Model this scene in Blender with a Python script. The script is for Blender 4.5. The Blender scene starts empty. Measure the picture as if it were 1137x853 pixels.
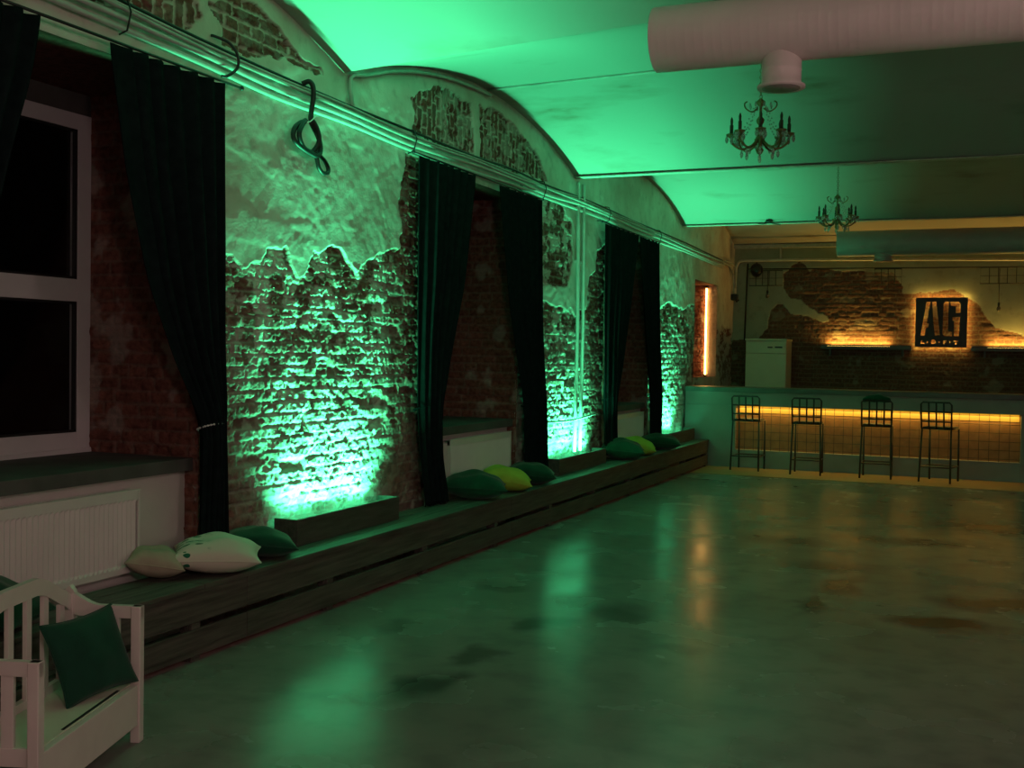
import bpy, bmesh, math, random
import numpy as np
from mathutils import Vector, Matrix

random.seed(7)
PI = math.pi
scene = bpy.context.scene
COL = scene.collection
R = math.radians

# ------------------------------------------------------------------ helpers
def tag(o, label=None, cat=None, group=None, kind=None):
    if label: o['label'] = label
    if cat: o['category'] = cat
    if group: o['group'] = group
    if kind: o['kind'] = kind
    return o

def empty(name, loc=(0, 0, 0), rz=0.0, label=None, cat=None, group=None):
    o = bpy.data.objects.new(name, None)
    o.empty_display_size = .05
    COL.objects.link(o)
    o.location = loc
    o.rotation_euler = (0, 0, rz)
    return tag(o, label, cat, group)

def copy_tree(o, parent=None):
    c = o.copy()
    COL.objects.link(c)
    if parent: c.parent = parent
    for ch in list(o.children): copy_tree(ch, c)
    return c

class MB:
    """collects shapes and links them as one mesh object"""
    def __init__(self):
        self.v = []; self.f = []; self.sm = []
    def add(self, vs, fs, smooth=False):
        n = len(self.v)
        self.v.extend([tuple(p) for p in vs])
        for f in fs:
            self.f.append([i + n for i in f]); self.sm.append(smooth)
        return self
    def box(self, c, s, rot=None, bevel=0.0):
        x, y, z = s[0] / 2, s[1] / 2, s[2] / 2
        if bevel > 0:
            b = min(bevel, x * .9, y * .9, z * .9)
            bm = bmesh.new()
            bmesh.ops.create_cube(bm, size=1.0)
            for q in bm.verts: q.co = Vector((q.co.x * s[0], q.co.y * s[1], q.co.z * s[2]))
            bmesh.ops.bevel(bm, geom=list(bm.edges), offset=b, segments=2, affect='EDGES', profile=.5)
            bm.verts.index_update()
            vs = [q.co.copy() for q in bm.verts]
            fs = [[q.index for q in f.verts] for f in bm.faces]
            bm.free()
        else:
            vs = [Vector((sx * x, sy * y, sz * z)) for sx in (-1, 1) for sy in (-1, 1) for sz in (-1, 1)]
            fs = [(0, 1, 3, 2), (4, 6, 7, 5), (0, 4, 5, 1), (2, 3, 7, 6), (0, 2, 6, 4), (1, 5, 7, 3)]
        if rot is not None: vs = [rot @ p for p in vs]
        c = Vector(c)
        return self.add([p + c for p in vs], fs)
    def bb(self, x0, x1, y0, y1, z0, z1, bevel=0.0):
        return self.box(((x0 + x1) / 2, (y0 + y1) / 2, (z0 + z1) / 2), (x1 - x0, y1 - y0, z1 - z0), None, bevel)
    def tube(self, pts, r, n=8, closed=False, caps=True):
        pts = [Vector(p) for p in pts]
        m = len(pts)
        rs = r if isinstance(r, (list, tuple)) else [r] * m
        tang = []
        for i in range(m):
            if closed: t = pts[(i + 1) % m] - pts[i - 1]
            else: t = pts[min(i + 1, m - 1)] - pts[max(i - 1, 0)]
            tang.append(t.normalized())
        up = Vector((0, 0, 1))
        if abs(tang[0].dot(up)) > .95: up = Vector((1, 0, 0))
        nrm = (up - tang[0] * up.dot(tang[0])).normalized()
        vs = []; fs = []
        for i in range(m):
            t = tang[i]
            nrm = nrm - t * nrm.dot(t)
            if nrm.length < 1e-6:
                nrm = t.orthogonal()
            nrm.normalize()
            b = t.cross(nrm)
            for k in range(n):
                a = 2 * PI * k / n
                vs.append(pts[i] + (nrm * math.cos(a) + b * math.sin(a)) * rs[i])
        for i in range(m if closed else m - 1):
            j = (i + 1) % m
            for k in range(n):
                fs.append((i * n + k, i * n + (k + 1) % n, j * n + (k + 1) % n, j * n + k))
        if caps and not closed:
            fs.append(tuple(reversed(range(n))))
            fs.append(tuple(range((m - 1) * n, m * n)))
        return self.add(vs, fs, True)
    def lathe(self, prof, n=16, at=(0, 0, 0), rot=None):
        vs = []; fs = []
        for (r, z) in prof:
            for k in range(n):
                a = 2 * PI * k / n
                vs.append(Vector((r * math.cos(a), r * math.sin(a), z)))
        for i in range(len(prof) - 1):
            for k in range(n):
                fs.append((i * n + k, i * n + (k + 1) % n, (i + 1) * n + (k + 1) % n, (i + 1) * n + k))
        if prof[0][0] > 1e-5: fs.append(tuple(reversed(range(n))))
        if prof[-1][0] > 1e-5: fs.append(tuple(range((len(prof) - 1) * n, len(prof) * n)))
        if rot is not None: vs = [rot @ p for p in vs]
        at = Vector(at)
        return self.add([p + at for p in vs], fs, True)
    def prism(self, poly, origin, ex, ey, thick):
        """polygon (u,v) in the plane origin+u*ex+v*ey, thickened along ex x ey by thick"""
        o = Vector(origin); ex = Vector(ex); ey = Vector(ey); nz = ex.cross(ey).normalized() * thick
        n = len(poly)
        a = [o + ex * p[0] + ey * p[1] for p in poly]
        vs = a + [p + nz for p in a]
        fs = [tuple(reversed(range(n))), tuple(range(n, 2 * n))]
        for i in range(n):
            j = (i + 1) % n
            fs.append((i, j, n + j, n + i))
        return self.add(vs, fs)
    def build(self, name, material, parent=None, loc=None, rz=0.0, fix=True):
        me = bpy.data.meshes.new(name)
        me.from_pydata([tuple(p) for p in self.v], [], self.f)
        me.polygons.foreach_set('use_smooth', self.sm)
        if fix:
            bm = bmesh.new(); bm.from_mesh(me)
            bmesh.ops.recalc_face_normals(bm, faces=list(bm.faces))
            bm.to_mesh(me); bm.free()
        me.update()
        me.materials.append(material)
        o = bpy.data.objects.new(name, me)
        COL.objects.link(o)
        if parent: o.parent = parent
        if loc is not None: o.location = loc
        if rz: o.rotation_euler = (0, 0, rz)
        return o

def grid_obj(name, V, nu, nv, material, parent=None, smooth=True, attrs=None):
    """V: (nu*nv,3) array, u-major"""
    me = bpy.data.meshes.new(name)
    i = np.arange(nu - 1)[:, None] * nv + np.arange(nv - 1)[None, :]
    F = np.stack([i, i + nv, i + nv + 1, i + 1], -1).reshape(-1, 4)
    return big_mesh(name, V, F, material, parent, smooth, attrs)

def big_mesh(name, V, F, material, parent=None, smooth=True, attrs=None):
    me = bpy.data.meshes.new(name)
    me.vertices.add(len(V)); me.loops.add(F.size); me.polygons.add(len(F))
    me.vertices.foreach_set('co', np.asarray(V, np.float32).ravel())
    me.loops.foreach_set('vertex_index', np.asarray(F, np.int32).ravel())
    me.polygons.foreach_set('loop_start', np.arange(0, F.size, 4, dtype=np.int32))
    me.polygons.foreach_set('loop_total', np.full(len(F), 4, np.int32))
    me.polygons.foreach_set('use_smooth', np.full(len(F), smooth, bool))
    me.update(calc_edges=True)
    if attrs is not None:
        a = me.attributes.new('surf', 'FLOAT_COLOR', 'POINT')
        a.data.foreach_set('color', np.asarray(attrs, np.float32).ravel())
    me.materials.append(material)
    o = bpy.data.objects.new(name, me)
    COL.objects.link(o)
    if parent: o.parent = parent
    return o

def spline(pts, n=8):
    """Catmull-Rom through points"""
    P = [Vector(p) for p in pts]
    out = []
    for i in range(len(P) - 1):
        a = P[max(i - 1, 0)]; b = P[i]; c = P[i + 1]; d = P[min(i + 2, len(P) - 1)]
        for k in range(n):
            t = k / n
            out.append(.5 * ((2 * b) + (c - a) * t + (2 * a - 5 * b + 4 * c - d) * t * t + (3 * b - a - 3 * c + d) * t ** 3))
    out.append(P[-1])
    return out

def smooth(e0, e1, x):
    t = np.clip((x - e0) / (e1 - e0), 0, 1)
    return t * t * (3 - 2 * t)

# ------------------------------------------------------------------ numpy noise
def h2(i, j, s=0):
    i = np.asarray(i, np.int64); j = np.asarray(j, np.int64)
    n = (i * 374761393 + j * 668265263 + s * 1442695041) & 0xffffffff
    n = ((n ^ (n >> 13)) * 1274126177) & 0xffffffff
    n = ((n ^ (n >> 16)) * 2246822519) & 0xffffffff
    return ((n ^ (n >> 15)) & 0xffffff) / float(0xffffff)

def vnoise(x, y, s=0):
    i = np.floor(x).astype(np.int64); j = np.floor(y).astype(np.int64)
    fx = x - i; fy = y - j
    fx = fx * fx * (3 - 2 * fx); fy = fy * fy * (3 - 2 * fy)
    a = h2(i, j, s); b = h2(i + 1, j, s); c = h2(i, j + 1, s); d = h2(i + 1, j + 1, s)
    return (a * (1 - fx) + b * fx) * (1 - fy) + (c * (1 - fx) + d * fx) * fy

def fbm(x, y, s=0, o=4):
    r = 0; a = .5; t = 0
    for k in range(o):
        r = r + a * vnoise(x * 2 ** k + 17.3 * k, y * 2 ** k - 9.1 * k, s + k); t += a; a *= .5
    return r / t

def inpoly(x, y, poly):
    r = np.zeros(x.shape, bool)
    n = len(poly)
    for i in range(n):
        x0, y0 = poly[i]; x1, y1 = poly[(i + 1) % n]
        if y0 == y1: continue
        c = ((y0 > y) != (y1 > y)) & (x < (x1 - x0) * (y - y0) / (y1 - y0) + x0)
        r ^= c
    return r

def brickfield(u, v, seed=0, row=.075, bl=.258):
    wu = u + (fbm(u * 4, v * 4, seed + 50, 2) - .5) * .02
    wv = v + (fbm(u * 3, v * 3, seed + 60, 2) - .5) * .018
    r = np.floor(wv / row)
    hdr = (r.astype(int) % 3) == 1
    blr = np.where(hdr, bl / 2, bl)
    off = (r.astype(int) % 2) * bl / 4 + (h2(r, r * 0, seed + 3) - .5) * .05
    c = np.floor((wu + off) / blr)
    fu = (wu + off) / blr - c; fv = wv / row - r
    d = np.minimum(np.minimum(fu, 1 - fu) * blr, np.minimum(fv, 1 - fv) * row)
    d = d + (fbm(u * 30, v * 30, seed + 9, 2) - .5) * .008
    mort = 1 - smooth(.005, .010, d)
    tint = h2(r, c, seed + 5)
    q = h2(r, c, seed + 7)
    hgt = smooth(.002, .011, d) * .011 + (h2(r, c, seed + 8) - .5) * .011
    hgt = hgt - np.where(q < .06, .022, 0) * smooth(.004, .014, d)
    rough = fbm(u * 20, v * 26, seed + 11, 5) - .5
    hgt = hgt + rough * .020 + (fbm(u * 75, v * 85, seed + 12, 2) - .5) * .010
    return hgt, mort, tint

# ------------------------------------------------------------------ materials
def new_mat(name):
    m = bpy.data.materials.new(name); m.use_nodes = True
    nt = m.node_tree
    return m, nt, nt.nodes['Principled BSDF']

def mat(name, c, rough=.6, metal=0.0, var=.12, scale=8.0, bump=0.0, bscale=60.0, spec=.5, sheen=0.0, stretch=None, coat=0.0):
    m, nt, b = new_mat(name)
    N = nt.nodes; L = nt.links
    b.inputs['Roughness'].default_value = rough
    b.inputs['Metallic'].default_value = metal
    b.inputs['Specular IOR Level'].default_value = spec
    if sheen: b.inputs['Sheen Weight'].default_value = sheen
    if coat: b.inputs['Coat Weight'].default_value = coat
    tc = N.new('ShaderNodeTexCoord')
    src = tc.outputs['Object']
    if stretch:
        mp = N.new('ShaderNodeMapping'); mp.inputs['Scale'].default_value = stretch
        L.new(src, mp.inputs['Vector']); src = mp.outputs['Vector']
    nz = N.new('ShaderNodeTexNoise'); nz.inputs['Scale'].default_value = scale; nz.inputs['Detail'].default_value = 5
    L.new(src, nz.inputs['Vector'])
    cr = N.new('ShaderNodeValToRGB')
    cr.color_ramp.elements[0].position = .3; cr.color_ramp.elements[1].position = .7
    lo = [max(0, x * (1 - var)) for x in c]; hi = [min(1, x * (1 + var)) for x in c]
    cr.color_ramp.elements[0].color = (*lo, 1); cr.color_ramp.elements[1].color = (*hi, 1)
    L.new(nz.outputs['Fac'], cr.inputs['Fac'])
    L.new(cr.outputs['Color'], b.inputs['Base Color'])
    if bump:
        n2 = N.new('ShaderNodeTexNoise'); n2.inputs['Scale'].default_value = bscale; n2.inputs['Detail'].default_value = 4
        L.new(src, n2.inputs['Vector'])
        bp = N.new('ShaderNodeBump'); bp.inputs['Strength'].default_value = bump; bp.inputs['Distance'].default_value = .01
        L.new(n2.outputs['Fac'], bp.inputs['Height'])
        L.new(bp.outputs['Normal'], b.inputs['Normal'])
    return m

def emis(name, c, s):
    m, nt, b = new_mat(name)
    b.inputs['Base Color'].default_value = (.8, .8, .8, 1)
    b.inputs['Emission Color'].default_value = (*c, 1)
    b.inputs['Emission Strength'].default_value = s
    return m

def masonry(name, plaster_a, plaster_b, brick_a, brick_b, mortar, wash):
    m, nt, b = new_mat(name)
    N = nt.nodes; L = nt.links
    b.inputs['Roughness'].default_value = .88
    b.inputs['Specular IOR Level'].default_value = .25
    at = N.new('ShaderNodeAttribute'); at.attribute_name = 'surf'
    sp = N.new('ShaderNodeSeparateColor'); L.new(at.outputs['Color'], sp.inputs['Color'])
    tc = N.new('ShaderNodeTexCoord')
    def mix(f, a, c, fa=None):
        x = N.new('ShaderNodeMix'); x.data_type = 'RGBA'
        if isinstance(f, (int, float)): x.inputs[0].default_value = f
        else: L.new(f, x.inputs[0])
        for idx, q in ((6, a), (7, c)):
            if isinstance(q, tuple): x.inputs[idx].default_value = (*q, 1)
            else: L.new(q, x.inputs[idx])
        return x.outputs[2]
    def noise(sc, det=5, ramp=(.35, .65)):
        n = N.new('ShaderNodeTexNoise'); n.inputs['Scale'].default_value = sc; n.inputs['Detail'].default_value = det
        L.new(tc.outputs['Object'], n.inputs['Vector'])
        mr = N.new('ShaderNodeMapRange'); mr.inputs[1].default_value = ramp[0]; mr.inputs[2].default_value = ramp[1]
        L.new(n.outputs['Fac'], mr.inputs[0])
        return mr.outputs[0]
    bc = mix(sp.outputs['Blue'], brick_a, brick_b)
    bc = mix(noise(28, 6, (.4, .75)), bc, tuple(x * .55 for x in brick_a))
    bc = mix(sp.outputs['Green'], bc, mortar)
    bc = mix(at.outputs['Alpha'], bc, wash)
    pc = mix(noise(1.6, 6, (.42, .66)), plaster_a, plaster_b)
    pc = mix(noise(9, 6, (.55, .9)), pc, tuple(x * .72 for x in plaster_b))
    c = mix(sp.outputs['Red'], bc, pc)
    L.new(c, b.inputs['Base Color'])
    n2 = N.new('ShaderNodeTexNoise'); n2.inputs['Scale'].default_value = 75; n2.inputs['Detail'].default_value = 6
    L.new(tc.outputs['Object'], n2.inputs['Vector'])
    bp = N.new('ShaderNodeBump'); bp.inputs['Strength'].default_value = .8; bp.inputs['Distance'].default_value = .008
    L.new(n2.outputs['Fac'], bp.inputs['Height']); L.new(bp.outputs['Normal'], b.inputs['Normal'])
    sr = N.new('ShaderNodeMapRange'); sr.inputs[3].default_value = .75; sr.inputs[4].default_value = .22
    L.new(sp.outputs['Red'], sr.inputs[0]); L.new(sr.outputs[0], bp.inputs['Strength'])
    return m

M_WALL = masonry('old brick and plaster', (.66, .62, .56), (.50, .40, .35), (.15, .048, .036), (.26, .10, .075), (.26, .22, .18), (.54, .52, .46))
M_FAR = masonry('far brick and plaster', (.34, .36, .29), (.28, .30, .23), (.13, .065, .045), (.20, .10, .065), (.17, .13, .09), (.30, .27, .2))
M_WHITEWALL = mat('white painted wall', (.62, .58, .55), .7, var=.06, scale=3, bump=.1)
M_PVC = mat('white window plastic', (.68, .64, .66), .35, var=.03)
M_RAD = mat('white radiator enamel', (.72, .68, .65), .35, var=.03)
M_SILL = mat('dark grey stone sill', (.085, .08, .075), .8, var=.25, scale=5, bump=.1)
M_WOOD = mat('grey stained planks', (.085, .075, .062), .6, var=.45, scale=3, stretch=(14, .9, 14), bump=.25, bscale=6)
M_BOX = mat('dark stained box wood', (.07, .062, .052), .6, var=.35, scale=3, stretch=(14, 1.2, 10), bump=.2, bscale=6)
M_CURT = mat('black green curtain cloth', (.009, .0145, .0155), .9, var=.25, scale=20, bump=.1, bscale=300, spec=.0)
M_GREENP = mat('dark green velvet', (.006, .055, .030), .8, var=.2, scale=12, bump=.15, bscale=250, sheen=.15, spec=.2)
M_LIMEP = mat('yellow green cloth', (.42, .46, .06), .85, var=.1, scale=12, bump=.15, bscale=250, spec=.2)
M_BEIGEP = mat('beige cloth', (.42, .36, .27), .85, var=.1, scale=12, bump=.15, bscale=250, spec=.2)
M_BLACK = mat('black steel', (.012, .012, .013), .45, metal=.0, var=.2)
M_CABLE = mat('black cable sheath', (.01, .011, .011), .5, var=.1)
M_GREYPIPE = mat('grey pipe plastic', (.50, .50, .47), .4, var=.1)
M_GREYCABLE = mat('dusty grey cable', (.42, .41, .38), .55, var=.2)
M_DUCT = mat('white duct sheet', (.84, .74, .72), .5, var=.04, scale=4)
M_DUCTDARK = mat('duct mouth mesh', (.30, .27, .25), .6, var=.2, scale=60)
M_BRONZE = mat('aged bronze', (.26, .18, .08), .45, metal=.55, var=.3, scale=30)
M_CANDLE = mat('dark candle sleeve', (.06, .045, .03), .6, var=.2)
M_BEAM = mat('flaking beam paint', (.52, .50, .46), .7, var=.2, scale=14, bump=.3)
M_BAR = mat('smooth grey bar concrete', (.235, .245, .235), .5, var=.1, scale=3, bump=.05)
M_SLAB = mat('dark bar top', (.085, .09, .085), .4, var=.2, scale=4)
M_BARPANEL = mat('brown tiled bar panel', (.24, .13, .065), .65, var=.15, scale=12, bump=.15)
M_GLOWTAN = mat('tan floor light strip', (.30, .20, .085), .4, var=.2, scale=3, stretch=(1, 12, 1))  # tan colour carries the warm light that the bar throws on the floor
M_SETTEE = mat('white painted wood', (.70, .62, .58), .45, var=.04, scale=10)
M_SEAT = mat('pale seat board', (.66, .64, .52), .55, var=.05)
M_WHITEAPP = mat('white enamel', (.62, .66, .50), .35, var=.03)
M_DKPLASTIC = mat('dark plastic', (.02, .02, .02), .4, var=.1)
M_METALW = mat('pale bead', (.8, .8, .78), .2, var=.05)
M_STOOLPAD = mat('dark stool pad', (.02, .035, .03), .7, var=.2)
M_LED_WARM = emis('warm led strip', (1, .60, .12), 9)
M_LED_BAND = emis('amber led diffuser', (1, .46, .02), .62)
M_LED_BAND.node_tree.nodes['Principled BSDF'].inputs['Base Color'].default_value = (.15, .1, .05, 1)
M_LED_TUBE = emis('warm white led tube', (1, .50, .12), 24)
M_LED_GREEN = emis('green led lens', (.05, 1, .42), 6)
M_LED_RED = emis('red led strip', (1, .03, .02), .05)
M_BULB = mat('dull bulb glass', (.12, .11, .09), .15, var=.1)

def glass_mat():
    m, nt, b = new_mat('window glass')
    N = nt.nodes; L = nt.links
    b.inputs['Base Color'].default_value = (.9, .95, .93, 1)
    b.inputs['Roughness'].default_value = .03
    b.inputs['Transmission Weight'].default_value = 1
    b.inputs['IOR'].default_value = 1.45
    tc = N.new('ShaderNodeTexCoord'); nz = N.new('ShaderNodeTexNoise'); nz.inputs['Scale'].default_value = 2.5
    L.new(tc.outputs['Object'], nz.inputs['Vector'])
    mr = N.new('ShaderNodeMapRange'); mr.inputs[3].default_value = .02; mr.inputs[4].default_value = .07
    L.new(nz.outputs['Fac'], mr.inputs[0]); L.new(mr.outputs[0], b.inputs['Roughness'])
    return m
M_GLASS = glass_mat()
def crystal_mat():
    m, nt, b = new_mat('cut crystal')
    b.inputs['Base Color'].default_value = (.85, .9, .88, 1)
    b.inputs['Roughness'].default_value = .04
    b.inputs['Transmission Weight'].default_value = .75
    b.inputs['IOR'].default_value = 1.6
    return m
M_CRYSTAL = crystal_mat()

def floor_mat():
    m, nt, b = new_mat('polished concrete floor')
    N = nt.nodes; L = nt.links
    tc = N.new('ShaderNodeTexCoord')
    def noise(sc, det, lo, hi, vec=None):
        n = N.new('ShaderNodeTexNoise'); n.inputs['Scale'].default_value = sc; n.inputs['Detail'].default_value = det
        L.new(vec or tc.outputs['Object'], n.inputs['Vector'])
        mr = N.new('ShaderNodeMapRange'); mr.inputs[1].default_value = lo; mr.inputs[2].default_value = hi
        L.new(n.outputs['Fac'], mr.inputs[0]); return mr.outputs[0]
    def mix(f, a, c):
        x = N.new('ShaderNodeMix'); x.data_type = 'RGBA'; L.new(f, x.inputs[0])
        for idx, q in ((6, a), (7, c)):
            if isinstance(q, tuple): x.inputs[idx].default_value = (*q, 1)
            else: L.new(q, x.inputs[idx])
        return x.outputs[2]
    c = mix(noise(.55, 6, .35, .68), (.27, .26, .235), (.19, .18, .165))
    c = mix(noise(4.5, 7, .45, .8), c, (.15, .145, .135))
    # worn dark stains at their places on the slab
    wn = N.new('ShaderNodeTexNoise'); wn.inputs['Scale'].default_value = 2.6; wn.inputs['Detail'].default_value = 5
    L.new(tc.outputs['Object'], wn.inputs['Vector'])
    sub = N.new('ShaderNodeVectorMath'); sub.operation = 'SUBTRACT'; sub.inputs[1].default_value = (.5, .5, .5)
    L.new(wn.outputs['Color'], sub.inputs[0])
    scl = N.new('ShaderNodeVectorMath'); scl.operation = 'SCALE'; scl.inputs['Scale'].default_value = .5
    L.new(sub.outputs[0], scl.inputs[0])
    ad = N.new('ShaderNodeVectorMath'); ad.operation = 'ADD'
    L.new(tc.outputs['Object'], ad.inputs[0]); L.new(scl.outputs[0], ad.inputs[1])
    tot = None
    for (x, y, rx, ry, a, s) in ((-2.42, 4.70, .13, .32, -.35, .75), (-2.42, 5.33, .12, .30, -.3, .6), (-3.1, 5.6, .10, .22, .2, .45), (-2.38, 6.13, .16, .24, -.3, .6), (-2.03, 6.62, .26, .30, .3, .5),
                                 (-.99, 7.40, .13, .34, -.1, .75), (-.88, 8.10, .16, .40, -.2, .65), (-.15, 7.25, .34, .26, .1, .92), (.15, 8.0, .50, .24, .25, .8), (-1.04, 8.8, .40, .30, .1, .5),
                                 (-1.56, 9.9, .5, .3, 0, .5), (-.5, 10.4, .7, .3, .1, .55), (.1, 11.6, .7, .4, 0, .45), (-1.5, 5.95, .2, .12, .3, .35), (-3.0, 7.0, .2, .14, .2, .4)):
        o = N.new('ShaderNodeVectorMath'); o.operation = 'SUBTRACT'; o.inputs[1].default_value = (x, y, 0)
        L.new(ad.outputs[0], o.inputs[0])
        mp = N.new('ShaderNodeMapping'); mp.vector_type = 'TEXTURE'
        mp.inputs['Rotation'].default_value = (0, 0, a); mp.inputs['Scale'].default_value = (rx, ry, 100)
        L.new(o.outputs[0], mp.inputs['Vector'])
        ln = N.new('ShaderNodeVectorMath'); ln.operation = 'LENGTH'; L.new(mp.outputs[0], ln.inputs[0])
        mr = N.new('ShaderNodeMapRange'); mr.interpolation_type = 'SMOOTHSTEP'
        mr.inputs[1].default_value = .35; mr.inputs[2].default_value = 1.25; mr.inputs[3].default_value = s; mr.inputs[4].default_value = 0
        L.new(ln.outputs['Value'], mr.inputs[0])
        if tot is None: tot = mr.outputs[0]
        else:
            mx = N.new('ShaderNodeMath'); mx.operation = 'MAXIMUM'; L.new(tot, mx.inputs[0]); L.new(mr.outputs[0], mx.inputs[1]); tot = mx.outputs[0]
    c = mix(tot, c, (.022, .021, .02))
    L.new(c, b.inputs['Base Color'])
    n = N.new('ShaderNodeTexNoise'); n.inputs['Scale'].default_value = 1.8; n.inputs['Detail'].default_value = 6
    L.new(tc.outputs['Object'], n.inputs['Vector'])
    mr = N.new('ShaderNodeMapRange'); mr.inputs[1].default_value = .3; mr.inputs[2].default_value = .7; mr.inputs[3].default_value = .18; mr.inputs[4].default_value = .31
    L.new(n.outputs['Fac'], mr.inputs[0]); L.new(mr.outputs[0], b.inputs['Roughness'])
    n3 = N.new('ShaderNodeTexNoise'); n3.inputs['Scale'].default_value = 7; n3.inputs['Detail'].default_value = 4
    L.new(tc.outputs['Object'], n3.inputs['Vector'])
    bp = N.new('ShaderNodeBump'); bp.inputs['Strength'].default_value = .12; bp.inputs['Distance'].default_value = .01
    L.new(n3.outputs['Fac'], bp.inputs['Height']); L.new(bp.outputs['Normal'], b.inputs['Normal'])
    return m
M_FLOOR = floor_mat()
M_FLOOR.node_tree.nodes['Principled BSDF'].inputs['Specular IOR Level'].default_value = .11

def ceil_mat():
    m, nt, b = new_mat('whitewashed vault plaster')
    N = nt.nodes; L = nt.links
    tc = N.new('ShaderNodeTexCoord')
    b.inputs['Roughness'].default_value = .9
    b.inputs['Specular IOR Level'].default_value = .15
    mp = N.new('ShaderNodeMapping'); mp.inputs['Scale'].default_value = (.9, 1.5, 1)
    L.new(tc.outputs['Object'], mp.inputs['Vector'])
    n = N.new('ShaderNodeTexNoise'); n.inputs['Scale'].default_value = 1.1; n.inputs['Detail'].default_value = 7
    L.new(mp.outputs[0], n.inputs['Vector'])
    cr = N.new('ShaderNodeValToRGB'); e = cr.color_ramp.elements
    e[0].position = .26; e[0].color = (.25, .19, .14, 1); e[1].position = .44; e[1].color = (.42, .405, .375, 1)
    x = e.new(.33); x.color = (.36, .335, .295, 1)
    L.new(n.outputs['Fac'], cr.inputs['Fac']); L.new(cr.outputs['Color'], b.inputs['Base Color'])
    n2 = N.new('ShaderNodeTexNoise'); n2.inputs['Scale'].default_value = 30; n2.inputs['Detail'].default_value = 5
    L.new(tc.outputs['Object'], n2.inputs['Vector'])
    bp = N.new('ShaderNodeBump'); bp.inputs['Strength'].default_value = .15; bp.inputs['Distance'].default_value = .01
    L.new(n2.outputs['Fac'], bp.inputs['Height']); L.new(bp.outputs['Normal'], b.inputs['Normal'])
    return m
M_CEIL = ceil_mat()

# ------------------------------------------------------------------ room numbers
W = -4.05            # face of the left wall
XR = 5.5             # right wall
YB = -2.75           # back wall
YF = 19.5            # far wall
ZS, ZC = 3.49, 3.90  # vault springing and crown
SPR = [lambda x: -2.75 + 0 * x, lambda x: 1.9 - .10 * (x - W), lambda x: 6.54 - .18 * (x - W), lambda x: 11.19 + 0 * x, lambda x: 15.82 + 0 * x, lambda x: 19.6 + 0 * x]
def vault_z(x, y):
    x = np.asarray(x, float); y = np.asarray(y, float)
    z = np.full(np.broadcast(x, y).shape, ZS)
    for a, b in zip(SPR[:-1], SPR[1:]):
        ya, yb = a(x), b(x)
        c = (yb - ya) / 2; r = ZC - ZS
        Rr = (c * c + r * r) / (2 * r)
        t = y - (ya + yb) / 2
        zz = ZC - Rr + np.sqrt(np.maximum(Rr * Rr - t * t, 0))
        z = np.where((y >= ya) & (y <= yb), zz, z)
    return z

OPEN = [(3.20, 5.05), (7.82, 9.68), (12.30, 14.15)]   # window openings
ZH = 3.06                                             # window head
NICHE = (16.65, 18.2, 1.28, 2.78)

# ------------------------------------------------------------------ left wall
P1LINE = [(5.27,2.11),(5.39,2.12),(5.48,2.09),(5.59,2.12),(5.70,2.22),(5.87,2.24),(5.94,2.19),(6.03,2.08),(6.18,2.10),(6.21,2.24),(6.39,2.27),(6.54,2.27),(6.66,2.21),(6.72,2.13),(6.83,2.22),(7.06,2.33),(7.30,2.38),(7.37,2.40),(7.36,2.69),(7.39,2.96),(7.43,3.13)]
PL1 = [(4.9, 2.10)] + P1LINE + [(7.5, 3.3), (4.9, 3.3)]
LUN1H = [(5.10,3.56),(5.45,3.66),(5.78,3.56),(5.92,3.50),(6.06,3.44),(6.25,3.45),(6.27,3.40),(6.00,3.38),(5.71,3.38),(5.49,3.34),(5.24,3.33),(5.19,3.45)]
LUN1S = [(3.6,3.33),(4.34,3.60),(5.00,3.72),(5.05,3.42),(4.97,3.34),(4.81,3.32),(4.53,3.33),(4.2,3.31)]
LUN2A = [(7.50,3.55),(7.9,3.70),(8.58,3.74),(8.62,3.28),(7.55,3.24)]
LUN2B = [(8.74,3.74),(9.2,3.76),(9.7,3.66),(10.15,3.52),(10.35,3.34),(9.33,3.28),(8.76,3.28)]
P2PATCH = [(9.6,3.2),(10.09,3.16),(10.79,3.17),(11.07,3.02),(11.15,2.60),(11.00,2.32),(10.57,2.27),(10.13,2.32),(9.6,2.32)]
P2LOW = [(9.5,2.03),(10.14,2.03),(10.28,2.12),(11.12,2.07),(11.26,2.03),(11.5,2.1),(12.5,2.16),(12.5,.2),(9.5,.2)]
P2RIGHT = [(12.5,2.94),(12.17,2.84),(11.98,2.77),(11.93,2.56),(11.69,2.44),(11.64,2.09),(11.57,1.84),(11.70,1.04),(12.5,.92)]
P3LOW = [(14.0,2.10),(14.47,2.13),(14.83,2.29),(15.30,2.37),(15.81,2.27),(16.74,2.40),(17,2.4),(17,.2),(14,.2)]

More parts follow.
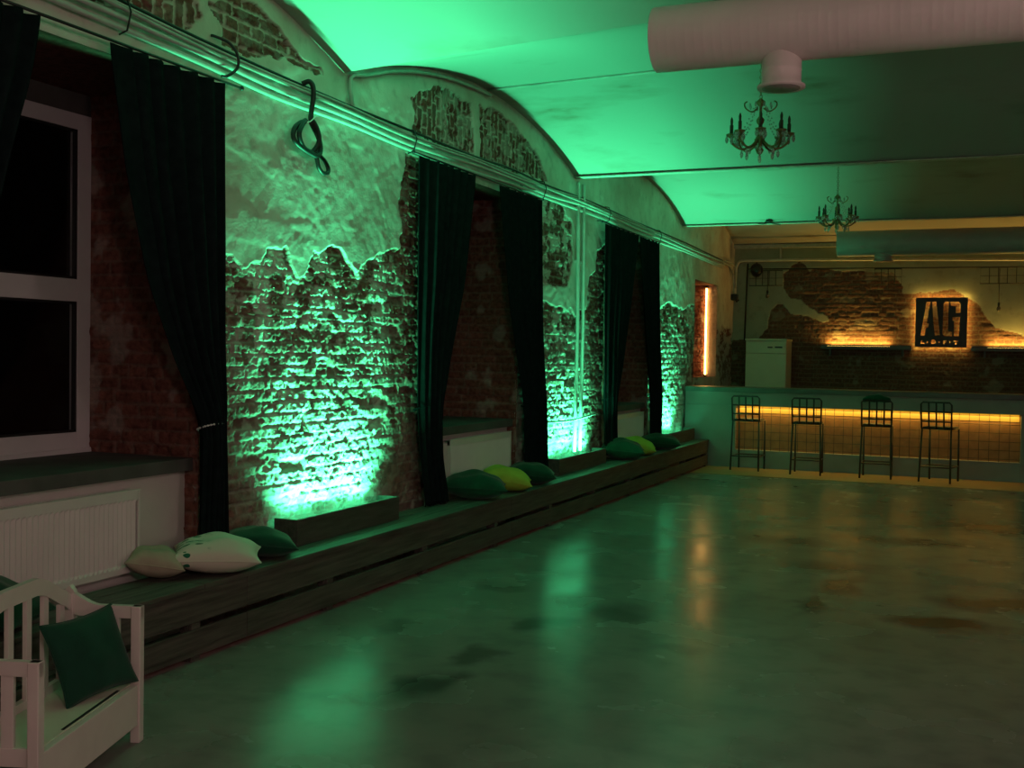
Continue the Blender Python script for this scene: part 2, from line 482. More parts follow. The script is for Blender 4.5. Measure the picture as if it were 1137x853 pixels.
def left_surface(y, z):
    """displacement and surface attributes on the left wall"""
    jy = y + (fbm(y * 7, z * 7, 21, 3) - .5) * .13
    jz = z + (fbm(y * 7, z * 7, 31, 3) - .5) * .10
    brick = np.zeros(y.shape, bool)
    p1 = (y > 4.9) & (y < 7.9) & (z < 3.1)
    brick |= p1 & ~inpoly(jy, jz, PL1)
    for pl in (P2PATCH, P2LOW, P2RIGHT, P3LOW):
        brick |= inpoly(jy, jz, pl)
    sold = inpoly(jy, jz, LUN1S) | inpoly(jy, jz, LUN2A) | inpoly(jy, jz, LUN2B)
    brick |= inpoly(jy, jz, LUN1H) | sold
    brick |= (y > 18.15) & (z < 1.9 + .3 * fbm(y * 3, z * 3, 77))
    brick |= (y < 3.3) & (z < 2.2 + .3 * fbm(y * 3, z * 3, 78))
    # loose islands of bare brick in the plaster
    hb, mb, tb = brickfield(y, z, 0)
    hs, ms, ts = brickfield(z * 1.0 + 3, y * 1.0, 4, .082, .235)
    hb = np.where(sold, hs, hb); mb = np.where(sold, ms, mb); tb = np.where(sold, ts, tb)
    low = smooth(2.3, .8, z)
    splat = fbm(y * 9, z * 9, 91, 5)
    wash = smooth(.52, .62, fbm(y * 6.2, z * 9.5, 41, 5) + .11 * low - .01)
    wash = np.maximum(wash, smooth(.60, .66, splat + .07 * low))
    edge = np.maximum(smooth(5.80, 5.35, y + .25 * (z - 1)) * (y < 6), smooth(7.0, 7.35, y) * ((y > 6.5) & (y < 8)))
    edge = np.maximum(edge, smooth(11.6, 11.9, y) * ((y > 11) & (y < 12.5)))
    wash = np.maximum(wash, .42 * low)
    wash = wash * (1 - .8 * edge)
    wash = np.where(sold, wash * .4, wash)
    rowid = np.floor(z / .075)
    wash = np.where(inpoly(y, z, LUN1H), wash * .15, wash)
    fill = smooth(.47, .60, fbm(y * 3.6, z * 5.5, 301, 4)) * (.35 + .65 * low)
    pits = smooth(.60, .70, fbm(y * 17, z * 24, 311, 3))
    hb = hb * (1 - .45 * fill) + .006 * fill + (splat - .5) * .022 * low - pits * .014
    mb = mb * (1 - .7 * fill)
    pl = (~brick).astype(float)
    hp = .012 + (fbm(y * 2.2, z * 2.2, 61, 4) - .5) * .020 + (fbm(y * 14, z * 14, 62, 4) - .5) * .005
    # trowel scars
    hp = hp + (smooth(.50, .62, fbm(y * 3.1 + z, z * 4.3, 63, 4))) * .003
    d = np.where(brick, hb - .012, hp)
    lm = sold | inpoly(y, z, LUN1H)
    pl = np.where(lm & brick, .85 * mb, pl)
    att = np.stack([pl, np.where(brick, mb, 0), tb, np.where(brick, wash, 0)], -1)
    return d, att

wallV = []; wallF = []; wallA = []; cnt = 0
def add_grid(V, nu, nv, A, flip=False):
    global cnt
    i = np.arange(nu - 1)[:, None] * nv + np.arange(nv - 1)[None, :]
    q = [i, i + nv, i + nv + 1, i + 1]
    if flip: q = q[::-1]
    F = np.stack(q, -1).reshape(-1, 4) + cnt
    wallV.append(V); wallF.append(F); wallA.append(A); cnt += len(V)

def wall_panel(y0, y1, z0, z1, res, top=False):
    nu = max(2, int((y1 - y0) / res) + 1); nv = max(2, int(((z1 - z0) if not top else .85) / res) + 1)
    y = np.linspace(y0, y1, nu)[:, None] + np.zeros((1, nv))
    if top:
        zt = vault_z(W, y[:, :1]) + .03
        z = z0 + (zt - z0) * np.linspace(0, 1, nv)[None, :]
    else:
        z = np.linspace(z0, z1, nv)[None, :] + np.zeros((nu, 1))
    d, a = left_surface(y, z)
    # soften the panel rims so that corners stay closed
    V = np.stack([W + d, y, z], -1).reshape(-1, 3)
    add_grid(V, nu, nv, a.reshape(-1, 4))

wall_panel(-2.75, 3.20, 0.0, ZH, .04)
wall_panel(5.05, 7.82, 0.0, ZH, .0085)
wall_panel(9.68, 12.30, 0.0, ZH, .011)
wall_panel(14.15, NICHE[0], 0.0, ZH, .014)
wall_panel(NICHE[0], NICHE[1], 0.0, NICHE[2], .03)
wall_panel(NICHE[0], NICHE[1], NICHE[3], ZH, .02)
wall_panel(NICHE[1], YF + .05, 0.0, ZH, .02)
wall_panel(-2.75, 3.2, ZH, 0, .05, True)
wall_panel(3.2, 11.0, ZH, 0, .010, True)
wall_panel(11.0, YF + .05, ZH, 0, .016, True)

def jamb(yj, x0, x1, z0, z1, sgn, res, seed, plaster=False):
    nu = max(2, int((x1 - x0) / res) + 1); nv = max(2, int((z1 - z0) / res) + 1)
    x = np.linspace(x0, x1, nu)[:, None] + np.zeros((1, nv)); z = np.linspace(z0, z1, nv)[None, :] + np.zeros((nu, 1))
    h, m, t = brickfield(x + 50 * seed, z, 20 + seed)
    wash = smooth(.60, .70, fbm(x * 5, z * 5, 140 + seed, 4)) * .5
    if plaster:
        pm = (x + (fbm(x * 6, z * 3, 8, 3) - .5) * .03 > -4.20).astype(float) * .45
    else: pm = np.zeros(x.shape)
    h = np.where(pm > .3, .012 + (fbm(x * 9, z * 9, 3) - .5) * .01, h - .01)
    V = np.stack([x, yj + sgn * h, z], -1).reshape(-1, 3)
    A = np.stack([pm, m * (1 - pm) * .35, np.maximum(t, .9) if plaster else .45 + .55 * t, wash * (1 - pm) * .6], -1).reshape(-1, 4)
    add_grid(V, nu, nv, A, flip=(sgn > 0))
def slab_x(x, y0, y1, z0, z1, plaster=1.0):     # plain rendered face of a recess
    V = np.array([(x, y0, z0), (x, y0, z1), (x, y1, z0), (x, y1, z1)], float)
    add_grid(V, 2, 2, np.tile([plaster, 0, .5, 0], (4, 1)))
def slab_z(z, x0, x1, y0, y1, plaster=0.0):
    V = np.array([(x0, y0, z), (x0, y1, z), (x1, y0, z), (x1, y1, z)], float)
    add_grid(V, 2, 2, np.tile([plaster, 0, .4, .0], (4, 1)))

XW = -4.86
for k, (a, b) in enumerate(OPEN):
    rs = (.011, .014, .02)[k]
    jamb(b, XW - .1, W + .012, .3, ZH, -1, rs, k + 1)
    jamb(a, XW - .1, W + .012, .3, ZH, 1, .03, k + 5)
    slab_z(ZH, XW - .1, W + .01, a, b)
jamb(NICHE[1], -4.42, W + .015, NICHE[2], NICHE[3], -1, .012, 9, True)
jamb(NICHE[0], -4.42, W + .015, NICHE[2], NICHE[3], 1, .04, 10)
slab_x(-4.41, NICHE[0], NICHE[1], NICHE[2], NICHE[3], 0)
slab_z(NICHE[3], -4.42, W, NICHE[0], NICHE[1]); slab_z(NICHE[2], -4.42, W, NICHE[0], NICHE[1])
wl = big_mesh('wall_left', np.concatenate(wallV), np.concatenate(wallF), M_WALL, None, True, np.concatenate(wallA))
tag(wl, 'tall left wall of bare brick and peeling plaster', 'wall', kind='structure')

# recess walls below the windows (painted), part of the room shell
for k, (a, b) in enumerate(OPEN):
    m = MB(); m.bb(-4.9, -4.13, a + .002, b - .002, .0, .915)
    o = m.build('wall_recess_%d' % (k + 1), M_WHITEWALL); tag(o, 'white painted wall under the window behind the radiator', 'wall', kind='structure')

# ------------------------------------------------------------------ far wall, right wall, back wall
PLA = [(-4.2,4.2),(6,4.2),(6,1.9),(1.5,1.95),(0.61,2.03),(0.19,2.15),(0.05,2.32),(-0.09,2.55),(-0.43,2.76),(-1.22,2.70),(-1.22,2.82),(-1.41,3.05),(-2.28,3.09),(-2.51,3.16),(-2.66,3.17),(-2.73,3.10),(-2.79,3.19),(-2.91,3.25),(-3.06,3.18),(-3.18,3.04),(-3.16,2.81),(-3.05,2.65),(-2.87,2.61),(-2.71,2.47),(-2.44,2.34),(-2.41,2.24),(-2.53,2.22),(-2.79,2.34),(-3.08,2.37),(-3.17,2.53),(-3.29,2.53),(-3.38,2.41),(-3.44,2.09),(-3.62,1.93),(-4.2,1.87)]
nu, nv = 480, 290
x = np.linspace(W - .1, 2.2, nu)[:, None] + np.zeros((1, nv)); z = np.linspace(0, 4.05, nv)[None, :] + np.zeros((nu, 1))
jx = x + (fbm(x * 8, z * 8, 221, 3) - .5) * .07; jz = z + (fbm(x * 8, z * 8, 231, 3) - .5) * .07
pl = inpoly(jx, jz, PLA)
h, m_, t_ = brickfield(x, z, 33); h = h * .5
wash = smooth(.62, .72, fbm(x * 4, z * 5, 240, 4)) * .5
d = np.where(pl, .006 + (fbm(x * 2, z * 2, 250) - .5) * .012, h - .004)
V = np.stack([x, YF - d, z], -1).reshape(-1, 3)
A = np.stack([pl.astype(float), np.where(pl, 0, m_), t_, np.where(pl, 0, wash)], -1).reshape(-1, 4)
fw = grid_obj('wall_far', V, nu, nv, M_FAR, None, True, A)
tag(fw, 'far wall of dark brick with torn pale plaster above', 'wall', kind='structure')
m = MB(); m.bb(2.2, XR, YF, YF + .1, 0, 4.05); tag(m.build('wall_far_side', M_WHITEWALL), 'plain end of the far wall', 'wall', kind='structure')
m = MB(); m.bb(XR, XR + .1, YB, YF, 0, 4.05); tag(m.build('wall_right', M_WHITEWALL), 'plain right wall of the hall', 'wall', kind='structure')
m = MB(); m.bb(-5, XR, YB - .1, YB, 0, 4.05); tag(m.build('wall_back', M_WHITEWALL), 'plain back wall of the hall', 'wall', kind='structure')
m = MB(); m.bb(-5.0, XR + .1, YB, YF + .1, -.1, 0); tag(m.build('floor', M_FLOOR), 'polished grey concrete floor with dark stains', 'floor', kind='structure')

# vaulted ceiling
nx = 26; ny = 24
xs = np.linspace(-4.25, XR + .05, nx)
Vs = []; Fs = []; c = 0
for a, b in zip(SPR[:-1], SPR[1:]):
    u = np.linspace(0, 1, ny)
    X = xs[:, None] + 0 * u[None, :]
    Y = a(X) + (b(X) - a(X)) * u[None, :]
    Z = vault_z(X, np.clip(Y, a(X) + 1e-6, b(X) - 1e-6))
    Vs.append(np.stack([X, Y, Z], -1).reshape(-1, 3))
    i = np.arange(nx - 1)[:, None] * ny + np.arange(ny - 1)[None, :]
    Fs.append(np.stack([i, i + 1, i + ny + 1, i + ny], -1).reshape(-1, 4) + c); c += nx * ny
o = big_mesh('ceiling', np.concatenate(Vs), np.concatenate(Fs), M_CEIL); tag(o, 'whitewashed shallow brick vaults of the ceiling', 'ceiling', kind='structure')
for k, s in enumerate(SPR[1:-1]):
    if k == 1: continue
    m = MB()
    a0, a1 = s(-4.2), s(XR)
    for (w, z0, z1) in ((.11, 3.4805, 3.4895),):
        m.prism([(-4.2, a0 - w / 2), (XR, a1 - w / 2), (XR, a1 + w / 2), (-4.2, a0 + w / 2)], (0, 0, z0), (1, 0, 0), (0, 1, 0), z1 - z0)
    tag(m.build('trim_%d' % (k + 1), M_BEAM), 'painted steel beam between two ceiling vaults', 'beam', kind='structure')
# crown joint of the second vault
m = MB(); pts = []
for xx in np.linspace(-4.02, .5, 14):
    yy = (SPR[2](xx) + SPR[3](xx)) / 2
    pts.append((xx, yy, ZC - .008))
m.tube(pts, .012, 6)
tag(m.build('ceiling_conduit', M_GREYCABLE), 'thin grey conduit along the crown of the green lit vault', 'conduit')
# boards added before the bar, their tan helping its warm light on the floor
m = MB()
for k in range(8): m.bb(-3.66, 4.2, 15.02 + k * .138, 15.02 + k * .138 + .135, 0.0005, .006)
tag(m.build('trim_9', M_GLOWTAN), 'tan board strip added on the floor for the warm light before the bar', 'floor strip', kind='structure')
# ledge on top of the far wall
m = MB(); m.bb(W, 3.5, YF - .09, YF + .02, 3.50, 3.56); m.bb(W, 3.5, YF - .05, YF + .02, 3.60, 3.63)
tag(m.build('trim_10', M_BEAM), 'ledge along the top of the far wall', 'ledge', kind='structure')

# ------------------------------------------------------------------ windows, sills, radiators
def window(n, a, b):
    root = empty('window_%d' % n, (XW, (a + b) / 2, .99)); root['kind'] = 'structure'
    tag(root, ('white framed window with dark night panes beside the nearest curtains', 'white framed window hidden between the middle pair of curtains', 'white framed window between the farthest pair of curtains')[n - 1], 'window')
    w = (b - a) / 2 - .003; H = ZH - .99 - .12
    m = MB()
    f = .10
    for (y0, y1, z0, z1) in ((-w + f, w - f, 0, .115), (-w + f, w - f, H - .09, H), (-w, -w + f, 0, H), (w - f, w, 0, H), (-w + f, w - f, .87, 1.0), (-.05, .05, .115, .87), (-.05, .05, 1.0, H - .09)):
        m.bb(-.035, .035, y0, y1, z0, z1, .002)
    m.bb(-.03, .05, -w, w, -.012, .022, .004)
    wf_ = m.build('window_frame', M_PVC, root)
    s = MB()
    for (y0, y1) in ((-w + f, -.05), (.05, w - f)):
        for (z0, z1) in ((.115, .87), (1.0, H - .09)):
            for q in ((y0, y1, z0, z0 + .014), (y0, y1, z1 - .014, z1), (y0, y0 + .014, z0, z1), (y1 - .014, y1, z0, z1)):
                s.bb(.0, .028, *q)
    s.build('window_gasket', M_DKPLASTIC, wf_)
    for (y0, y1) in ((-w + f, -.05), (.05, w - f)):
        for (z0, z1) in ((.115, .87), (1.0, H - .09)):
            g = MB(); g.bb(-.012, .006, y0 + .004, y1 - .004, z0 + .004, z1 - .004)
            g.build('pane', M_GLASS, wf_)
    h = MB(); h.bb(.035, .05, .02, .045, .44, .5, .004); h.bb(.05, .066, .024, .041, .40, .49, .005)
    h.build('handle', M_PVC, wf_)
    m = MB(); m.bb(-.03, .03, -w, w, H, H + .12)
    m.build('head_board', M_SILL, root)
for k, (a, b) in enumerate(OPEN): window(k + 1, a, b)
# night outside
m = MB(); m.bb(-7.2, -7.1, -1, 20, -1, 6)
tag(m.build('wall_outside', mat('night facade', (.02, .02, .02), .9)), 'dark facade across the yard outside', 'wall', kind='structure')

for k, (a, b) in enumerate(OPEN):
    m = MB(); m.bb(XW + .02, W - .02 + .0, a + .004, b - .004, .915, .985, .004)
    o = m.build('window_sill', M_SILL)
    tag(o, ('dark stone window sill above the nearest radiator', 'dark stone window sill above the middle radiator', 'dark stone window sill above the farthest radiator')[k], 'window sill', 'stone window sills')

def radiator(y0, y1, z0, z1, label):
    root = empty('radiator', (W - .035, (y0 + y1) / 2, z0), 0, label, 'radiator', 'panel radiators under the windows')
    w = (y1 - y0) / 2; H = z1 - z0
    m = MB(); m.bb(-.035, .0, -w, w, 0.02, H - .02, .006)
    m.build('back_panel', M_RAD, root)
    m = MB()
    n = int((y1 - y0) / .033)
    ys = np.linspace(-w + .02, w - .02, n * 2 + 1)
    prof = [(.034 if i % 2 else .022) for i in range(len(ys))]
    vs = []; fs = []
    for i, (yy, px) in enumerate(zip(ys, prof)):
        for (zz, s) in ((.0, 0), (.03, 0), (.045, 1), (H - .06, 1), (H - .045, 0), (H - .0, 0)):
            vs.append((.034 if not s else px, yy, zz))
    for i in range(len(ys) - 1):
        for j in range(5):
            fs.append((i * 6 + j, (i + 1) * 6 + j, (i + 1) * 6 + j + 1, i * 6 + j + 1))
    m.add(vs, fs)
    m.bb(.0, .030, -w, w, 0, .03, .003); m.bb(.0, .030, -w, w, H - .045, H, .003)
    m.bb(.0, .034, -w, -w + .014, 0, H, .003); m.bb(.0, .034, w - .014, w, 0, H, .003)
    m.build('front_panel', M_RAD, root)
    m = MB()
    m.bb(-.04, -.028, -w, w, H - .004, H + .004); m.bb(.022, .036, -w, w, H - .004, H + .004)
    for i in range(int((y1 - y0) / .03)):
        yy = -w + .015 + i * .03
        m.bb(-.03, .024, yy - .006, yy + .006, H - .003, H + .003)
    m.build('top_grille', M_RAD, root)
    m = MB(); m.tube([(-.0, w + .0, .06), (0, w + .05, .06), (0, w + .05, -.0), (0, w + .05, -.03)], .010, 8)
    m.lathe([(.0, 0), (.016, 0), (.018, .02), (.012, .05), (0, .05)], 10, (0, w + .05, .065))
    m.build('valve', M_PVC, root)
    return root
radiator(3.22, 4.60, .43, .855, 'long white panel radiator under the nearest window')
radiator(8.30, 9.60, .43, .87, 'white panel radiator between the middle pair of curtains')
radiator(12.75, 14.05, .43, .87, 'white panel radiator between the farthest pair of curtains')
m = MB(); m.lathe([(0, 0), (.028, 0), (.03, .008), (.022, .012), (0, .012)], 14, (W - .03, 8.42, .80), Matrix.Rotation(R(90), 3, 'Y'))
rv = m.build('thermostat_dial', M_DKPLASTIC); 
rr = [o for o in bpy.data.objects if o.name.startswith('radiator') and 'middle' in o.get('label', '')][0]
rv.parent = rr; rv.location = -Vector(rr.location); rv['label'] = 'small dark thermostat dial'

# ------------------------------------------------------------------ bench of planks along the wall
BX0, BX1 = W + .03, -3.66
BY0, BY1 = 1.6, 16.10
bench = empty('plank_bench', (BX1, 9, 0), 0, 'long low bench of grey planks running under all the windows', 'bench')
def bbw(name, x0, x1, y0, y1, z0, z1, material=M_WOOD, bev=.004):
    m = MB(); m.bb(x0 - BX1, x1 - BX1, y0 - 9, y1 - 9, z0, z1, bev); return m.build(name, material, bench)
joints = [BY0, 4.62, 8.05, 11.3, 14.3, BY1]
for (a, b) in zip(joints[:-1], joints[1:]):
    for k in range(3):
        w = (BX1 + .018 - BX0) / 3
        bbw('top_plank', BX0 + k * w + .003, BX0 + (k + 1) * w - .003, a + .003, b - .003, .365, .392 - .0012 * (k % 2))
for (a, b) in zip([BY0, 5.0, 8.7, 12.2, BY1][:-1], [5.0, 8.7, 12.2, BY1]):
    bbw('upper_face_plank', BX1 - .024, BX1, a + .002, b - .002, .200, .364)
    bbw('lower_face_plank', BX1 - .024, BX1, a + .002, b - .002, .028, .165)
yy = 2.0
while yy < 16.0:
    bbw('leg', BX1 - .075, BX1 - .025, yy, yy + .075, 0, .364)
    bbw('spacer_block', BX1 - .022, BX1 - .003, yy, yy + .07, .166, .199)
    bbw('foot_block', BX1 - .024, BX1 - .004, yy, yy + .07, 0, .0275)
    yy += 1.27
bbw('led_strip', BX1 - .060, BX1 - .050, BY0 + .1, BY1 - .1, .008, .014, M_LED_RED, 0)

# ------------------------------------------------------------------ boxes with green floodlights
def light_box(y0, y1, label, flabel):
    root = empty('light_box', (-3.89, (y0 + y1) / 2, .392), 0, label, 'planter box', 'plank boxes with green floodlights')
    w = (y1 - y0) / 2; x1 = .045; x0 = -.125
    for (nm, q) in (('front_board', (x1 - .02, x1, -w, w, 0, .165)), ('end_board', (x0, x1 - .021, -w, -w + .02, 0, .165)), ('end_board', (x0, x1 - .021, w - .02, w, 0, .165)), ('bottom_board', (x0, x1 - .021, -w + .021, w - .021, 0, .012))):
        m = MB(); m.bb(*q, .003); m.build(nm, M_BOX, root)
    f = empty('floodlight', (-3.945, (y0 + y1) / 2, .405), 0, flabel, 'floodlight', 'green floodlights in the plank boxes')
    m = MB(); m.bb(-.05, .05, -w + .06, w - .06, 0, .05, .006); hs_ = m.build('housing', M_BLACK, f)
    m = MB(); m.bb(-.042, .042, -w + .07, w - .07, .05, .054); m.build('lens', M_LED_GREEN, hs_)
    return root
BOXES = [(5.75, 7.05), (10.35, 11.85), (14.50, 16.02)]
BL = ['first pier beside the nearest curtain', 'middle pier with the two pipes', 'last pier before the bar']
for (a, b), t in zip(BOXES, BL):
    light_box(a, b, 'dark plank box on the bench against the ' + t, 'green floodlight shining up from the box at the ' + t)

# ------------------------------------------------------------------ curtains
def curtain(top, edgeL, edgeR, zb, tie, label, nf=7, seed=0, xc=-3.955, tieback=True):
    """edgeL/edgeR: lists of (z,y) from the top down"""
    rnd = random.Random(seed)
    nu, nv = 110, 90
    zz = np.linspace(top, zb, nv)
    def ed(e):
        e = sorted(e); zs = np.array([q[0] for q in e]); ys = np.array([q[1] for q in e])
        r = np.interp(zz, zs, ys)
        k = np.ones(7) / 7
        p = np.pad(r, 3, mode='edge')
        return np.convolve(p, k, 'valid')
    yl, yr = ed(edgeL), ed(edgeR)
    u = np.linspace(0, 1, nu)
    ph = np.array([rnd.random() * 6.28 for _ in range(4)])
    ph[0] = PI / 2 - .6 * math.sin(ph[1]); ph[2] = PI / 2
    V = np.zeros((nu, nv, 3))
    for j in range(nv):
        w = yr[j] - yl[j]
        t = (top - zz[j]) / (top - zb)
        amp = .020 + .012 * min(1, t * 3)
        gat = math.exp(-((zz[j] - tie) / .35) ** 2)
        amp = amp * (1 + .4 * gat)
        fold = np.sin(u * nf * 2 * PI + ph[0] + .6 * np.sin(u * 5 + ph[1]) + .5 * t) * amp
        fold += np.sin(u * nf * 3.7 * PI + ph[2]) * amp * .3 + np.sin(u * 9 + t * 4 + ph[3]) * .008
        fold = fold * smooth(.0, .30, u) + .008 * (1 - smooth(.0, .30, u))
        V[:, j, 0] = xc + fold + .015 * gat * np.sin(u * PI)
        V[:, j, 1] = yl[j] + w * (u + .3 / nf / 2 * np.sin(u * nf * 2 * PI + ph[2]) * .5 * np.minimum(1, 8 * u * (1 - u)))
        V[:, j, 2] = zz[j] - (.006 * np.sin(u * nf * 2 * PI + ph[0]) * (t > .97))
    V[:, :, 0] = np.maximum(V[:, :, 0], W + .035)
    root = empty('curtain', (xc, (yl[0] + yr[0]) / 2, top), 0, label, 'curtain', 'blackout curtains at the windows')
    V[:, :, 0] -= xc; V[:, :, 1] -= (yl[0] + yr[0]) / 2; V[:, :, 2] -= top
    o = grid_obj('cloth', V.reshape(-1, 3), nu, nv, M_CURT, root)
    s = o.modifiers.new('thickness', 'SOLIDIFY'); s.thickness = .004
    if tieback:
        a = np.interp(tie, [q[0] for q in sorted(edgeL)], [q[1] for q in sorted(edgeL)]) - .008
        b = np.interp(tie, [q[0] for q in sorted(edgeR)], [q[1] for q in sorted(edgeR)]) + .008
        m = MB(); yc = (a + b) / 2; ry = (b - a) / 2
        for k in range(26):
            t = 2 * PI * k / 26
            px = .062 * math.cos(t); py = ry * math.sin(t)
            bm = bmesh.new(); bmesh.ops.create_icosphere(bm, subdivisions=1, radius=.007); bm.verts.index_update()
            m.add([q.co + Vector((px, py + yc - (yl[0] + yr[0]) / 2, tie - top + .02 * math.cos(t))) for q in bm.verts], [[q.index for q in f.verts] for f in bm.faces], True); bm.free()
        m.tube([(.062 * math.cos(t), ry * math.sin(t) + yc - (yl[0] + yr[0]) / 2, tie - top + .02 * math.cos(t)) for t in np.linspace(0, 2 * PI, 41)[:-1]], .003, 5, closed=True)
        ob = m.build('tieback', M_METALW if seed == 2 else M_CURT, root)
        if seed == 2: ob['label'] = 'string of pale beads tying the curtain'
    return root
T = 3.085
curtain(T, [(3.085, 3.25), (2.2, 3.2), (1.2, 3.1), (.45, 3.12)], [(3.085, 3.81), (2.8, 3.75), (2.53, 3.66), (2.0, 3.5), (1.17, 3.28), (.45, 3.3)], .45, 1.17,
        'black curtain at the very left, swept aside past the near window', 5, 1)
curtain(T, [(3.085, 4.24), (2.48, 4.36), (1.95, 4.52), (1.54, 4.73), (1.17, 4.975), (.9, 4.97), (.42, 4.95)], [(3.085, 5.12), (1.9, 5.13), (1.3, 5.13), (1.15, 5.12), (.8, 5.15), (.42, 5.17)], .42, 1.165,
        'nearest black curtain tied back with pale beads beside the big window', 7, 2)
curtain(T, [(3.085, 7.47), (2.0, 7.48), (1.17, 7.50), (.8, 7.56), (.405, 7.66)], [(3.085, 8.46), (2.13, 8.23), (1.6, 8.02), (1.17, 7.86), (.8, 7.9), (.405, 8.05)], .405, 1.17,
        'wide dark curtain left of the middle radiator, touching the bench', 7, 3)
curtain(T, [(3.085, 8.98), (2.03, 9.26), (1.5, 9.48), (1.12, 9.64), (.8, 9.66), (.42, 9.70)], [(3.085, 10.0), (2, 10.04), (1.12, 10.12), (.42, 10.22)], .42, 1.12,
        'dark curtain right of the middle radiator beside the piped pier', 6, 4)
curtain(T, [(3.085, 11.97), (2, 12.0), (1.1, 12.08), (.45, 12.14)], [(3.085, 13.24), (2.2, 12.95), (1.5, 12.7), (1.1, 12.45), (.8, 12.48), (.45, 12.55)], .45, 1.1,
        'dark curtain at the farthest window, nearer one of its pair', 7, 5)
curtain(T, [(3.085, 13.34), (2.2, 13.6), (1.5, 13.85), (1.1, 14.0), (.45, 14.0)], [(3.085, 14.22), (2, 14.26), (1.1, 14.36), (.45, 14.42)], .45, 1.1,
        'dark curtain at the farthest window, next to the last lit pier', 6, 6)
for k, (a, b, t) in enumerate(((3.1, 5.30, 'thin black curtain rod over the nearest window'), (7.40, 10.06, 'thin black curtain rod over the middle window'), (11.9, 14.3, 'thin black curtain rod over the farthest window'))):
    root = empty('curtain_rod', (-3.955, (a + b) / 2, 3.10), 0, t, 'curtain rod', 'curtain rods')
    h = (b - a) / 2
    m = MB(); m.tube([(0, -h, 0), (0, h, 0)], .008, 8); rd_ = m.build('rod', M_BLACK, root)
    for s in (-1, 1):
        m = MB(); m.lathe([(0, -.012), (.012, -.01), (.015, 0), (.012, .01), (0, .012)], 10, (0, s * h, 0), Matrix.Rotation(R(90), 3, 'X')); m.build('finial', M_BLACK, rd_)
        m = MB(); m.tube([(0, s * (h - .06), 0), (-.05, s * (h - .06), .02), (-.09, s * (h - .06), .02)], .006, 6); m.build('bracket', M_BLACK, root)
# steel hook over the near curtain's end
m = MB()
m.tube(spline([(W + .02, 5.12, 3.36), (W + .04, 5.13, 3.355), (W + .09, 5.19, 3.33), (W + .115, 5.235, 3.27), (W + .11, 5.24, 3.20), (W + .08, 5.19, 3.145), (W + .06, 5.16, 3.14)], 6), .0085, 8)
tag(m.build('pipe_hook', M_BLACK), 'curved dark steel hook over the pipes above the near curtain', 'hook')

# ------------------------------------------------------------------ pipes and cables
def along(pts, off, zoff, r, wig=.006, seed=0):
    rnd = random.Random(seed); q = []
    for (y, z) in pts: q.append((W + off + rnd.uniform(-.004, .004), y, z + zoff + rnd.uniform(-wig, wig)))
    return spline(q, 6)
top_line = [(1.5, 3.34), (3.0, 3.33), (3.99, 3.325), (4.97, 3.28), (5.71, 3.26), (6.54, 3.255), (7.44, 3.235), (8.56, 3.25), (9.4, 3.255), (10.23, 3.25), (11.28, 3.27), (12.3, 3.26), (13.28, 3.25), (14.6, 3.23), (16.0, 3.225), (17.5, 3.20), (18.44, 3.19)]
for k, (off, dz, r, mt, nm, lb) in enumerate((
        (.040, -.108, .016, M_GREYPIPE, 'wall_pipe', 'lowest and brightest pale pipe of the bundle above the curtains'),
        (.060, -.068, .015, M_GREYPIPE, 'wall_pipe', 'pale pipe second from the bottom in the bundle above the curtains'),
        (.074, -.030, .011, M_GREYCABLE, 'wall_cable', 'dusty grey cable in the middle of the bundle above the curtains'),
        (.050, -.002, .009, M_GREYCABLE, 'wall_cable', 'thin grey cable near the top of the bundle above the curtains'),
        (.040, .028, .010, M_CABLE, 'wall_cable', 'black cable topmost in the bundle above the curtains'))):
    m = MB(); m.tube(along(top_line, off, dz, r, .012, k + 3), r, 8)
    tag(m.build(nm, mt), lb, 'pipe' if 'pipe' in nm else 'cable', 'pipes and cables above the windows')
for i, y in enumerate((4.4, 7.45, 10.15, 12.2, 14.4)):
    m = MB(); z = np.interp(y, [p[0] for p in top_line], [p[1] for p in top_line])
    m.tube([(W + .02, y, z + .045), (W + .07, y, z + .035), (W + .095, y, z - .03), (W + .07, y, z - .12), (W + .02, y, z - .135)], .005, 6)
    tag(m.build('pipe_clip', M_BLACK), ('dark wire clip round the pipe bundle over the near curtain', 'dark wire clip round the pipes at the wide curtain of the middle window', 'dark wire clip round the pipes beside the piped pier', 'dark wire clip round the pipes at the farthest window', 'dark wire clip round the pipes at the last lit pier')[i], 'clip', 'pipe clips')
# cable drop beside the bar
m = MB(); m.tube(spline([(W + .05, 18.44, 3.17), (W + .05, 18.9, 3.17), (W + .05, 19.15, 3.10), (W + .05, 19.28, 2.95), (W + .05, 19.34, 2.72)], 6), .02, 8); m.tube(spline([(W + .09, 18.44, 3.20), (W + .09, 18.95, 3.21), (W + .09, 19.22, 3.10), (W + .09, 19.3, 2.8)], 6), .014, 8)
tag(m.build('cable_drop', M_GREYCABLE), 'bunched cables dropping into the far corner beside the lit niche', 'cable')
m = MB(); m.bb(W + .015, W + .12, 19.26, 19.385, 2.59, 2.70, .012); m.tube([(W + .08, 19.3, 2.62), (W + .12, 19.25, 2.56), (W + .16, 19.25, 2.6)], .012, 6)
tag(m.build('junction_box', M_BLACK), 'small black junction box at the end of the dropping cables', 'junction box')
# cable over the arch of the second bay
arch = [(6.60, 3.30), (6.57, 3.42), (6.60, 3.50), (6.8, 3.55), (7.15, 3.66), (7.6, 3.76), (8.1, 3.83), (8.6, 3.865), (8.9, 3.87)]
m = MB(); m.tube(spline([(W + .045, y, z - .02) for (y, z) in arch], 6), .016, 8)
tag(m.build('arch_cable', M_GREYCABLE), 'dusty cable following the arch above the middle window', 'cable')
